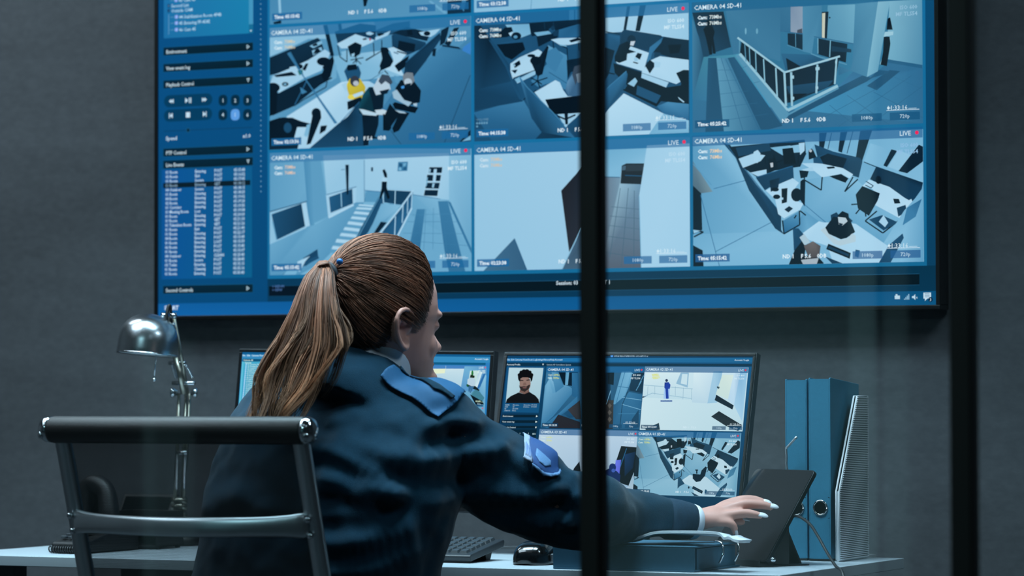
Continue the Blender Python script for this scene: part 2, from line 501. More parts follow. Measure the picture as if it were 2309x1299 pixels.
# ---- video tiles
def overlay(c, x0, yb, time, title='CAMERA 04 SD-41', mb=('73Mbs', '76Mbs'), mbc=(236, 222, 190), volume=False, full=True, tc='01:33:16', hdr=(34, 110, 162), camc=(225, 240, 248), isoc=(215, 235, 246), bx=(30, 104, 158)):
    """the lettering and bars every tile carries; x0,yb the tile's lower left corner"""
    yt = yb+FH+HH
    t = lambda u: x0+u*W
    if full:
        c.rect(x0, yb+FH, x0+W, yt, hdr, .72)
        c.text(t(.01), yt-.0115, title, .0098, (224, 240, 248), bold=.01)
        c.text(t(.952), yt-.0118, 'LIVE', .0098, (224, 238, 248), 'RIGHT', .0)
        c.lell(t(.976), yt-.0115, .0038, (250, 40, 90))
        for k in range(2):
            yy = yt-.0325-k*.0125
            c.text(t(.026), yy, 'Cam:', .0075, camc, bold=.05); c.text(t(.079), yy, mb[k], .0075, mbc, bold=.03)
        c.text(t(.981), yt-.0355, 'ISO 600', .0082, isoc, 'RIGHT', .03); c.text(t(.981), yt-.0485, 'MF TLS54', .0082, isoc, 'RIGHT', .03)
        if volume:
            c.text(t(.013), yb+.046, 'VOLUME', .0055, (110, 150, 175))
            for i in range(5): c.rect(t(.013)+i*.0058, yb+.0365, t(.013)+i*.0058+.004, yb+.0405, (110, 160, 190))
            c.rect(t(.013), yb+.0298, t(.013)+.004, yb+.0335, (110, 160, 190))
    c.text(t(.937), yb+.0335, tc, .0092, (226, 240, 248), 'RIGHT', .0, 1.0)
    c.rect(t(.94), yb+.0302, t(.975), yb+.0312, (200, 225, 240)); c.rect(t(.848), yb+.0276, t(.987), yb+.0287, (215, 232, 244))
    c.lell(t(.855), yb+.033, .002, (226, 240, 248)); c.rect(t(.855), yb+.0325, t(.866), yb+.0335, (226, 240, 248))
    for a, b_, s in ((.701, .828, '1080p'), (.862, .989, '720p')):
        c.rect(t(a), yb+.008, t(b_), yb+.0235, bx, .8); c.text(t((a+b_)/2), yb+.0158, s, .0078, (205, 226, 240), 'CENTER')
    for a, s in ((.398, 'ND 1'), (.478, 'F 5.6'), (.548, '0DB')): c.text(t(a), yb+.0165, s, .0082, (228, 240, 248), bold=.04)
    c.rect(t(.013), yb+.0085, t(.166), yb+.0245, bx, .85); c.text(t(.0245), yb+.0165, 'Time: '+time, .0078, (232, 242, 250), bold=.05)

def tile(c_, r_, view, art, time, label, **kw):
    k = Canvas(TVM); k.k = 12
    xx, yb = c_*(W+GX), r_*RP
    top = yb+FH+HH
    k.quad = [(xx, yb), (xx+W, yb), (xx+W, top), (xx, top)]
    k.view(*view)
    if 'ramp' in kw: k.ramp = kw.pop('ramp')
    k.art(art)
    overlay(k, xx, yb, time, **kw)
    k.build('camera_feed', tv, label)

ART_A = '''
.62|.55|.4|.6 0,200 1800,100 1800,1300 0,1300
.36|.52|.5|.46|.38|.44|.5 1190,640 1420,470 1520,370 1750,440 1750,1210 850,1280 1000,900
.7|.8|.75|.7 560,480 980,430 1180,640 640,700
.76 30,240 520,200 540,330 360,330 130,440 30,480
.09 485,215 520,210 578,470 548,480
.15 612,200 635,190 645,255 620,262
.68 640,190 900,160 930,215 800,205 650,255
.12|.16|.2|.12 30,490 440,320 470,350 490,420 350,520 300,560 200,600 30,640
.72 370,390 470,345 480,370 400,410
.74 390,430 470,400 480,425 400,470
.06 395,380 430,365 440,385 400,395
.05 420,420 445,410 470,440 400,460
.84|.8|.86|.84 30,725 60,640 230,570 360,510 500,420 545,450 520,520 470,600 330,660 110,790 85,740
.06|.1 30,800 110,790 330,680 480,620 500,690 240,900 60,980 30,980
.66 545,480 600,560 600,660 560,690 500,690 480,620 540,520
l .08 8 240,900 330,840 510,740 520,690
l .4 8 245,890 345,690
.5 290,740 350,780 310,800 300,790
e .05 490,522 58,36
.05 480,570 570,470 580,520 550,650 500,700 470,640 490,590
l .06 12 450,720 560,660
.05 308,590 338,540 362,540 335,602
.85 200,570 260,560 270,610 215,625
e .06 290,565 25,20
20/110/100 270,600 310,590 315,625 285,640
.06 65,640 220,610 262,640 90,655
e .05 165,715 28,18
.7 155,708 178,708 172,724 150,722
e .06 60,745 60,42
.05 30,760 100,780 90,960 30,990
.2|.2|.22|.2 585,270 800,200 935,215 935,340 760,290 610,370
.88 605,372 760,290 922,342 900,362 800,405 690,410 640,412
.1 820,330 850,322 862,334 830,342
180/60/90 878,325 892,325 892,345 880,345
.86 705,330 740,312 755,325 745,355 710,360
.82 850,280 880,268 920,285 890,300 858,295
.74 640,440 700,425 715,470 690,510 650,480
.05 695,395 760,358 815,382 800,460 760,485 720,480
l .05 9 765,480 770,535
l .08 8 720,510 830,490
l .08 8 740,540 770,505 810,545
l .07 8 610,385 632,485 690,527 690,420
l .07 8 850,515 985,432 985,340
l .07 8 915,365 920,470 850,510
.8 728,460 755,450 752,478 730,480
.3|.3|.34 930,260 1080,200 1225,180 1225,250 960,310
.84 930,318 1060,262 1040,300 930,345
.06 940,290 980,280 1010,290 960,310
.2|.12 1030,300 1200,230 1400,280 1370,350 1090,290
.07 1200,260 1240,250 1250,300 1205,300
.07 1290,270 1320,265 1320,300 1295,300
.84 1300,275 1485,245 1440,290 1400,315 1320,300
e .06 1370,285 28,20
.21|.26|.24|.2 1070,300 1100,285 1360,360 1360,400 1200,470 1130,430 1075,400
.07 1130,345 1272,375 1262,440 1118,430
.9 1035,412 1085,400 1200,455 1130,540 1175,650 1000,582 1010,560 1085,510 1060,440
.3 1090,440 1130,455 1125,462 1085,446
.07 1110,440 1190,462 1200,455 1120,432
.06 975,410 1000,400 1040,440 1085,520 1060,565 980,600 968,560 990,500
e .05 1015,432 32,30
l .06 9 980,590 960,625
l .06 9 1010,600 1040,630
.6 1090,640 1160,660 1150,720 1100,700
.05 1118,540 1220,470 1195,560 1130,612 1095,560
.23|.16|.14|.22|.2|.17 1170,640 1190,530 1480,275 1490,330 1360,520 1260,650 1220,650
l .36 6 1190,530 1480,278
.12 1490,260 1560,220 1530,360 1480,390
.58 1565,225 1750,195 1750,300 1640,400 1520,370
.1 1600,240 1645,232 1560,395 1520,372
60/130/200 1680,400 1750,350 1750,470 1670,430
.1 1420,420 1450,410 1440,480 1415,475
.14 1500,380 1640,400 1660,420 1500,395
l .22 5 1738,640 1580,1050 1520,1210
l .24 5 1020,1050 1150,1225
l .3 4 860,700 1000,610
.92|.95|.9|.86 180,990 640,700 690,690 880,690 1000,760 830,860 700,990 620,1050 380,1260 270,1280
.3 668,605 700,560 790,560 812,620 800,670 700,690
.05 688,575 700,553 770,545 782,590 700,602
.85 645,720 690,700 700,770 680,780
228/206/62|220/196/60|196/176/60 690,720 715,668 805,668 850,740 835,840 720,845 695,760
e 50/58/72 758,690 40,46
e 185/190/200 768,708 24,22
e 232/212/90 730,825 32,22
.93 740,805 825,775 840,800 760,830
.05 695,865 810,822 830,870 700,935
.04|.06 30,1030 120,1000 230,1000 300,1030 380,1050 380,1080 270,1080 240,1190 200,1225 30,1240
e .06 158,1058 66,62
e .28 190,1085 34,44
.72 352,1060 405,1045 400,1095 350,1165 328,1150
e .08 432,960 40,42
.05 400,980 430,922 470,950 475,1000 385,1220 350,1230
.04 470,1070 525,1065 510,1110 460,1140
.12 30,1235 250,1200 300,1160 270,1280 30,1290
.5|.44|.42|.5 185,455 215,440 330,650 612,1045 588,1052 380,740
.26|.2|.15|.2|.26 375,1260 620,1050 700,990 800,860 812,900 830,1000 835,1240
l .4 6 640,1035 800,865
.05|.08 820,960 965,970 960,1060 930,1160 965,1175 880,1185 875,1235 832,1240 830,1100
18/76/96|22/80/98|14/50/66 792,920 830,800 880,740 950,740 1010,800 1000,900 960,970 800,965
172/200/218|186/212/228 795,925 830,930 960,965 940,985 830,975
.08 880,770 900,740 960,820 1000,800 1000,920 920,935 905,850
186/205/220 915,745 960,660 1050,700 1065,760 980,800 940,810
60/75/92 960,690 990,632 1050,640 1082,700 1065,722 1020,690 985,720
.08 968,775 1055,755 1035,795 990,806
196/214/226 930,935 1000,930 1055,950 1010,978 950,975
.04 1000,965 1060,1000 1070,1090 1050,1112 1000,1108
.03|.05 1105,750 1150,680 1262,690 1322,770 1312,870 1230,895 1108,835
120/130/140 1168,640 1200,615 1252,620 1268,690 1240,720 1200,730 1170,690
e 184/200/214 1212,698 34,32
.08 1190,715 1240,705 1225,740 1195,740
70/150/220 1152,735 1180,728 1180,750 1158,755
.05 1058,880 1100,930 1225,960 1135,1110 1090,1130 1078,1090 1120,1000 1065,1080 1000,1010
.03 1080,885 1100,868 1300,915 1272,962 1100,925
160/190/210 1078,785 1115,760 1180,850 1245,870 1215,905 1150,868 1090,835
170/196/214 1100,935 1180,950 1200,965 1140,960
170/196/214 1255,880 1290,875 1288,905 1262,900
.1 1650,1205 1745,1100 1745,1195
.7 1670,1200 1745,1150 1745,1190
'''
tile(0, 1, (600, 0, .26563), ART_A, '02:13:36', 'live office tile with a worker in a yellow top', mbc=(222, 206, 178))

steps = ''
L_ = [(820, 486), (800, 512), (780, 548), (755, 592), (725, 636), (692, 686), (660, 738), (622, 790), (588, 850), (552, 908)]
R_ = [(960, 500), (930, 520), (905, 560), (880, 605), (852, 652), (822, 702), (795, 752), (762, 805), (724, 865), (680, 930)]
for i in range(9):
    (a, b_), (c, d) = L_[i], R_[i]; (e, f), (g, h) = L_[i+1], R_[i+1]
    hh = (f-b_)
    steps += '.9 %g,%g %g,%g %g,%g %g,%g\n' % (a, b_, c, d, c-8, d+hh*.5, a-14, b_+hh*.5)
    steps += '.62 %g,%g %g,%g %g,%g %g,%g\n' % (a-14, b_+hh*.5, c-8, d+hh*.5, g+4, h, e+4, f)
ART_D = '''
.7 0,0 1900,0 1900,1200 0,1200
.62|.68|.64|.62 30,125 500,105 545,600 360,680 30,835
.84|.8|.78|.8 500,60 865,50 865,470 790,480 545,600 530,400
.84|.86|.8|.82 865,50 1600,40 1600,450 1525,440 1280,400 865,365
.76|.72|.64|.74 1600,60 1810,50 1810,910 1600,450
.56|.6|.62|.56 330,110 390,110 425,670 375,680
.62 390,110 480,105 548,590 425,640
.66|.62|.66|.6 30,835 360,680 420,670 545,600 790,470 860,470 560,920 480,1000 250,1130 30,1130
.78 30,550 330,470 345,480 355,690 345,700 30,840
.3|.22|.2|.28 50,575 310,482 342,680 92,800
.86 310,478 350,468 385,675 345,688
l .3 8 35,552 358,462
l .62 10 60,640 95,800
.84 525,405 790,335 785,470 545,605
.36|.24|.26|.34 552,425 755,352 760,482 566,562
l .45 6 528,405 792,334
l .78 8 657,382 662,512
.9 545,592 765,485 770,500 552,612
.1 695,142 725,142 722,400 706,405
l .4 5 657,186 690,183
.58|.62|.72|.66 865,368 1280,400 1525,440 1600,450 1810,900 1810,1080 1000,1120 900,800 1280,520 1290,400
.6 870,380 1010,388 990,470 862,466
.5|.52|.44|.46 1320,530 1392,530 1345,900 1250,880
.5|.5|.44|.46 1505,460 1590,460 1700,900 1745,1080 1600,1080 1560,880
.48 1590,460 1615,470 1810,900 1810,950
l .5 3 1465,520 1460,880
l .5 3 1400,530 1380,890
l .5 3 1240,640 1690,640
l .5 3 1200,740 1740,745
l .5 3 1180,800 1770,850
l .54 3 1280,580 1650,570
l .5 3 1560,640 1580,900
l .45 5 865,366 1280,402 1525,442
''' + steps + '''
.3|.32|.24|.26 1010,400 1035,480 960,640 840,810 765,840 830,700 985,430
.22 1035,362 1282,376 1185,492 1035,470
.68|.74|.6|.66 1010,482 1185,495 1050,640 1010,640 900,800 860,800 940,650
.08|.12|.1 1008,640 1062,646 935,800 900,810
.34|.4|.36|.3 1290,370 1275,520 1130,800 960,810 1180,520
l .9 14 1278,520 1140,790 1120,820
l .8 7 1022,346 1292,362
l .6 6 1020,346 1000,415 780,830
l .9 13 1292,362 1180,520 950,805
l .86 8 1282,368 1275,520
l .86 7 1243,425 1240,570
l .86 8 1202,500 1194,650
l .86 9 1136,592 1126,800
l .86 7 1028,350 1030,480
l .86 8 1135,370 1130,492
l .86 8 1025,740 1020,800
l .4 4 863,100 865,470
.86 1418,158 1552,158 1512,425 1375,412
.1 1432,164 1546,164 1540,214 1426,214
.1 1414,230 1535,232 1526,285 1404,283
.12 1404,300 1524,300 1514,352 1396,348
.12 1394,362 1510,364 1502,416 1384,412
.86 1472,180 1498,180 1488,285 1462,285
.8 1432,180 1446,180 1440,212 1430,212
.8 1460,305 1480,305 1470,345 1455,340
.7 1410,255 1420,250 1412,320 1400,340
.5 1160,118 1246,115 1240,196 1154,199
.32 1175,125 1200,140 1190,165 1165,150
.66 1200,130 1235,125 1225,150 1205,160
.35 1210,165 1235,160 1230,190 1200,185
.7 1165,170 1185,165 1190,190 1165,192
.05 1022,190 1042,180 1062,220 1064,258 1042,252
.88 1025,252 1060,255 1068,292 1018,290
.05 1018,290 1062,290 1060,340 1088,430 1070,446 1040,370 1012,438 994,436 1015,350
.18 924,165 941,165 941,200 924,200
.25 330,960 455,880 462,950 350,1030
.3 350,985 460,935 470,960 200,1100 150,1100
.88 280,990 345,960 390,940 350,985 300,1080 280,1060
.7 200,1060 290,1055 260,1110 150,1110
'''
tile(0, 0, (600, 335, .25793), ART_D, '05:15:42', 'live tile of a bright stairwell with glass railings', mbc=(236, 200, 176), isoc=(226, 240, 248))

ART_B = '''
.3 0,0 2010,0 2010,1320 0,1320
.14|.1|.2|.3 30,140 180,350 330,560 470,880 640,1260 30,1260
.42|.5|.36|.34 30,1000 470,880 640,1170 640,1260 200,1260
.22|.3|.24|.22 30,800 380,720 470,900 30,980
.72|.62|.7|.72 310,215 530,100 545,300 430,345 370,300
.3|.34|.32 30,130 870,90 870,200 30,230
.55 880,90 1010,80 1010,175 880,190
.1 925,80 935,80 935,190 925,190
.1|.12|.14|.1 525,205 790,185 1010,170 1010,260 790,270 780,330 600,420 540,300
l .2 5 660,200 665,260
l .2 5 740,195 745,255
.62|.55|.4|.5 690,400 860,490 870,600 860,800 700,740 600,770 540,720 690,560
.5 640,480 760,420 830,500 760,640 700,600
l .3 5 700,640 860,740
.06|.08 310,245 370,240 390,300 330,330 210,340
.86 342,295 382,280 392,310 362,322
e .08 412,320 44,34
e .6 405,328 18,14
.3|.26|.24|.3 165,350 200,370 340,560 470,895 438,880 380,760 320,600
.34|.3|.3|.36 250,390 590,315 612,440 380,505
.06 238,395 470,375 492,440 372,530 310,500
.9|.86|.9 360,565 440,510 605,438 642,462 620,500 540,540 600,590 615,615 380,700 360,635
.78 408,712 582,622 582,662 420,742
l .06 7 385,695 610,612 620,640
l .08 8 470,890 590,800
e .05 545,495 36,14
.05 385,572 440,535 452,572 400,605
.8 380,580 400,570 405,590
.1 368,625 425,618 402,655
.06|.1|.06 540,540 620,500 690,405 700,420 645,660 600,680 560,590
e .05 585,540 50,40
l .06 10 610,660 600,720 540,690
l .06 10 600,720 690,690
l .06 10 600,720 545,760
l .06 10 600,720 640,750
l .06 10 600,720 625,780
.3 700,260 740,235 765,280 720,305
e .2 738,250 18,20
.68 570,290 700,275 725,300 600,322
.2 735,285 785,262 785,320 745,320
.42|.36|.32|.4 790,265 960,215 1010,215 1010,310 880,345 795,365
.88 720,352 790,340 1010,335 1010,375 880,400 800,400
.06 880,360 960,335 1010,350 900,378
l .06 8 740,370 745,430
l .06 8 800,400 865,430 870,530
l .06 8 970,380 975,450
.7 800,395 860,405 860,415 800,405
.08|.12 860,535 1010,510 1010,620 900,640 870,700
74/112/146|96/142/178|60/100/134 850,800 868,720 920,640 1010,600 1010,850 880,865
58/74/92 910,660 930,590 1010,570 1010,640 960,700 940,760
120/140/158 945,660 1010,640 1010,730 960,735
.9|.94|.88|.9 575,820 760,712 800,730 830,800 870,855 1010,860 1010,1010 700,970
.03 670,885 1010,845 1010,1005 730,1015
.82 780,1015 1010,1000 900,1095 850,1135
.05 840,1000 872,1000 872,1105 850,1105
l .06 14 780,1030 850,1060 940,1020
.5|.34|.3|.44|.2|.26 438,675 500,770 720,980 935,1225 640,1175 550,1050
l .52 8 440,680 510,775 725,985 840,1110
.2|.16|.14|.2 640,1175 935,1225 940,1260 560,1260
.3|.26|.2|.22 865,1115 1010,990 1010,1260 945,1230
.7 400,705 440,685 450,720 420,735
.86|.82|.8|.84 1200,150 2000,100 2000,370 1720,325 1340,285 1200,295
.55|.66|.7|.6 1200,60 2000,20 2000,110 1200,160
.1 1398,58 1426,56 1390,268 1366,266
.08 1512,48 1566,46 1512,278 1472,276
.36|.4|.3|.3 1200,300 1345,325 1335,400 1200,430
l .06 9 1200,283 1345,306
.24|.22|.18|.2 1335,300 1372,262 1700,315 1718,342 1590,455 1335,395
.1|.12|.14|.12 1600,455 1722,330 2000,362 2000,545 1800,515
.06 1760,400 1880,395 1860,470 1780,480
.5|.46|.4|.44 1575,545 1600,420 1720,328 1700,380 1620,475 1600,560
.93|.9|.92 1298,548 1400,420 1430,412 1592,470 1545,635 1310,565
.05 1470,505 1492,470 1532,480 1512,532
.05 1455,548 1500,560 1490,570 1450,556
.8 1460,515 1490,515 1495,545 1465,545
.08|.1|.06 1288,505 1330,400 1405,365 1435,400 1415,440 1480,462 1400,478 1395,535 1330,560 1290,545
e .14 1438,352 38,40
196/208/220 1432,368 1472,366 1455,408 1425,402
.9|.94|.9 1525,645 1600,540 1690,500 2000,540 2000,620 1855,660 1875,725 1835,748
.06 1560,585 1600,530 1655,572 1600,655
.2 1640,460 1700,470 1690,500 1640,510
.86 1640,545 1700,555 1690,600 1640,600
.84 1530,650 1768,732 1745,778 1525,692
.05|.08|.06 1278,562 1530,642 1522,692 1745,778 1900,755 2000,700 2000,930 1700,900 1662,945 1370,805 1400,760 1290,650
.3 1490,760 1700,850 1660,920 1480,840
.78 1405,745 1470,690 1492,722 1460,772
l .05 12 1365,795 1660,942 1720,850
.06|.04|.06 1835,650 1900,622 2000,625 2000,910 1860,860 1880,740
.86 1850,860 1910,905 1900,912 1860,880
.42|.55|.5|.4 1662,945 1760,905 2000,930 2000,1085 1720,1010
.93|.96|.9|.88 1200,1005 1370,830 1725,1010 1735,1085 1600,1200 1200,1225
.72|.78|.68 1725,1010 2000,1085 2000,1200 1590,1200 1650,1110
.4|.44|.3|.26 1200,800 1390,630 1406,662 1390,755 1200,1010
l .5 6 1215,790 1395,632
.08|.1 1195,420 1290,450 1240,655 1195,720
l .06 10 1200,640 1290,660
'''
tile(1, 1, (1060, 0, .25398), ART_B, '04:15:38', 'dim live office tile crossed by low partitions', volume=True, mbc=(225, 236, 236))

ART_E = '''
.82|.86|.84|.8 0,0 1720,0 1720,1050 0,1050
.5|.52|.5|.5 0,0 1720,0 1720,70 0,130
35/38/46|30/40/52|42/48/58 685,400 860,205 1020,205 1020,700 840,680 745,862
60/84/104|44/60/76|70/100/124 840,675 1020,560 1020,1010 690,1000 750,870
l .76 8 688,995 838,680
.66|.7|.76|.72 980,90 1330,80 1310,205 1140,212 1130,300 980,295
30/38/48 1140,212 1175,195 1312,195 1285,352 1130,346
44/56/68 1178,205 1305,205 1298,250 1170,255
l .34 6 1165,285 1292,290
70/96/116 1145,215 1172,212 1168,245 1142,248
98/110/128|120/150/172|150/184/204|112/150/178|108/140/166|86/96/112 980,300 1130,300 1130,346 1285,352 1270,440 1287,990 980,1000
l 70/100/120 4 1130,380 1050,900
l 70/100/120 4 1190,380 1135,990
l 70/100/120 4 1235,400 1230,985
l 80/110/130 4 1060,520 1272,540
l 80/110/130 4 1050,590 1275,610
l 80/110/130 4 1040,660 1275,690
l 70/100/120 4 1020,740 1280,775
l 70/100/120 4 1000,860 1285,905
l .3 5 990,296 1130,300
.84|.88|.84|.86 1330,60 1720,40 1720,990 1290,990 1272,440
l .7 5 1272,440 1287,990
58/100/132|54/96/128|66/112/144 335,758 434,1010 95,1010
l .36 5 335,760 434,1010
'''
tile(1, 0, (1060, 310, .30018), ART_E, '02:23:38', 'pale live tile of a nearly empty white room', mbc=(216, 196, 176), camc=(214, 228, 238), isoc=(196, 222, 240))

ART_C = '''
48/112/146|56/124/160|60/132/168|44/104/136 0,0 2320,-120 2320,1300 0,1300
.5|.46|.5|.48 345,60 850,60 850,560 700,520 500,370 460,340 480,490 420,500
.16|.12|.2|.24 45,115 330,105 400,430 250,480 150,535 110,380
.55|.4|.3|.5 30,130 110,350 150,535 30,1010
62/128/154|70/140/166|84/160/190|70/150/190|60/120/160|50/108/146 150,520 420,500 480,490 900,990 1380,790 1520,650 1650,690 1750,640 1830,570 2200,630 2200,1260 30,1260 30,980
.62|.5|.42|.6 265,530 370,530 680,1200 330,1210
.33|.3|.34|.34 190,530 265,530 335,1210 165,1210 180,800
.33|.36|.33|.33 370,530 430,520 870,1150 680,1200 500,820
.6 440,510 480,495 930,1045 870,1130
l .4 4 310,530 510,1200
l .4 4 350,540 660,1190
l .42 3 280,640 430,640
l .42 3 290,740 480,730
l .42 3 300,860 560,830
l .42 3 310,980 640,940
l .42 3 330,1100 740,1040
l .42 3 500,620 560,600
l .42 3 600,760 680,740
.33|.34|.33|.32 1380,800 1600,690 1690,712 1640,745 840,1145 930,1055
.34 1640,785 1850,640 1945,650 1730,825
.36 1750,640 1850,650 1830,670 1660,720
l .42 4 1460,870 1900,1180
l .42 4 1300,960 1560,1170
l .42 4 1700,840 2160,1080
l .44 3 1880,700 2160,820
l .42 4 1120,1060 1280,1190
l .42 4 2160,780 1600,1190
l .42 4 2050,690 1350,1180
l .42 4 1750,800 1050,1180
l .44 4 2160,960 1900,1180
.04|.06 148,270 170,240 232,240 252,290 240,345 262,490 238,492 225,400 228,500 205,502 172,350
e .06 200,215 28,34
e .7 535,285 8,30
e .66 638,285 10,26
.46|.5|.5|.44 850,60 1230,50 1230,345 1160,335 900,292 850,292
124/142/166|140/156/176 945,60 1055,60 1055,302 945,300
70/76/90 1005,275 1050,260 1052,305 1005,300
.12|.16|.14|.12 918,305 1055,312 1055,462 920,412
l .42 8 890,288 1055,312
l .6 6 990,305 992,430
l .55 10 915,412 1055,462
.56|.52|.5|.56 1055,60 1230,50 1230,350 1160,345 1140,490 1055,470
.62|.68|.64|.6 1285,50 1545,40 1525,405 1270,365
.1 1230,110 1292,106 1277,362 1230,355
196/192/170|206/206/190 1233,122 1262,118 1256,352 1232,348
e .1 1302,162 8,8
.12|.14|.1|.12 1200,352 1465,402 1450,572 1198,497
.2 1320,420 1500,450 1500,480 1320,470
l .44 10 1158,335 1525,402
l .7 9 1310,370 1302,520
l .7 8 1195,350 1196,490
l .6 10 1130,490 1210,520 1460,590
.56|.6|.54|.5 1535,40 1750,10 1645,705 1490,645 1512,565 1520,400
.76|.72|.66|.72 1745,10 1855,5 1742,652 1642,705
.74|.6|.56|.7 1850,5 2200,-10 2200,605 1820,542
.4 1820,540 2200,602 2200,634 1830,572
l .8 10 1765,590 1855,350
.05 1832,172 1855,158 1878,272 1822,272
.86 1808,292 1885,288 1882,320 1795,338
.05 1798,338 1850,335 1858,400 1825,605 1768,592 1790,480
.1|.08|.1|.14 482,490 500,370 890,660 1395,520 1345,775 960,935 885,945
.42|.4|.34|.36 860,490 1140,500 1205,530 1300,560 905,660
.08 905,530 1052,615 920,645
.46|.5|.44 1380,600 1495,645 1385,690
.26|.3|.26|.22 905,790 1335,735 1285,800 960,905
.06 905,860 1100,855 970,935 930,930
l .82 26 482,492 920,1010 1378,785
l .6 14 490,530 930,1045 1385,805
l .62 8 480,360 480,490
l .84 18 462,345 892,662
l .86 18 892,662 1398,515
l .82 20 890,660 905,970
l .82 20 952,660 960,970
l .82 18 1192,590 1182,855
l .82 16 1368,530 1350,770
l .8 14 812,620 825,892
l .76 12 700,540 712,762
l .7 10 627,470 633,662
l .66 9 570,430 578,602
l .6 8 528,400 540,565
.88 950,690 978,690 978,720 950,720
.88 1175,615 1212,612 1212,640 1175,644
.88 1175,790 1200,790 1200,815 1175,815
.88 950,885 980,885 980,912 950,912
.88 1355,555 1372,552 1372,580 1355,582
'''
RC = [(l, (c[0]*.92+4, c[1]*.96, c[2]*.93)) for l, c in RAMP]
tile(2, 1, (1550, 0, .24686), ART_C, '05:25:42', 'teal live tile of a landing with steel handrails', mbc=(222, 232, 232), ramp=RC, isoc=(150, 190, 214), bx=(22, 84, 124), hdr=(22, 96, 140))

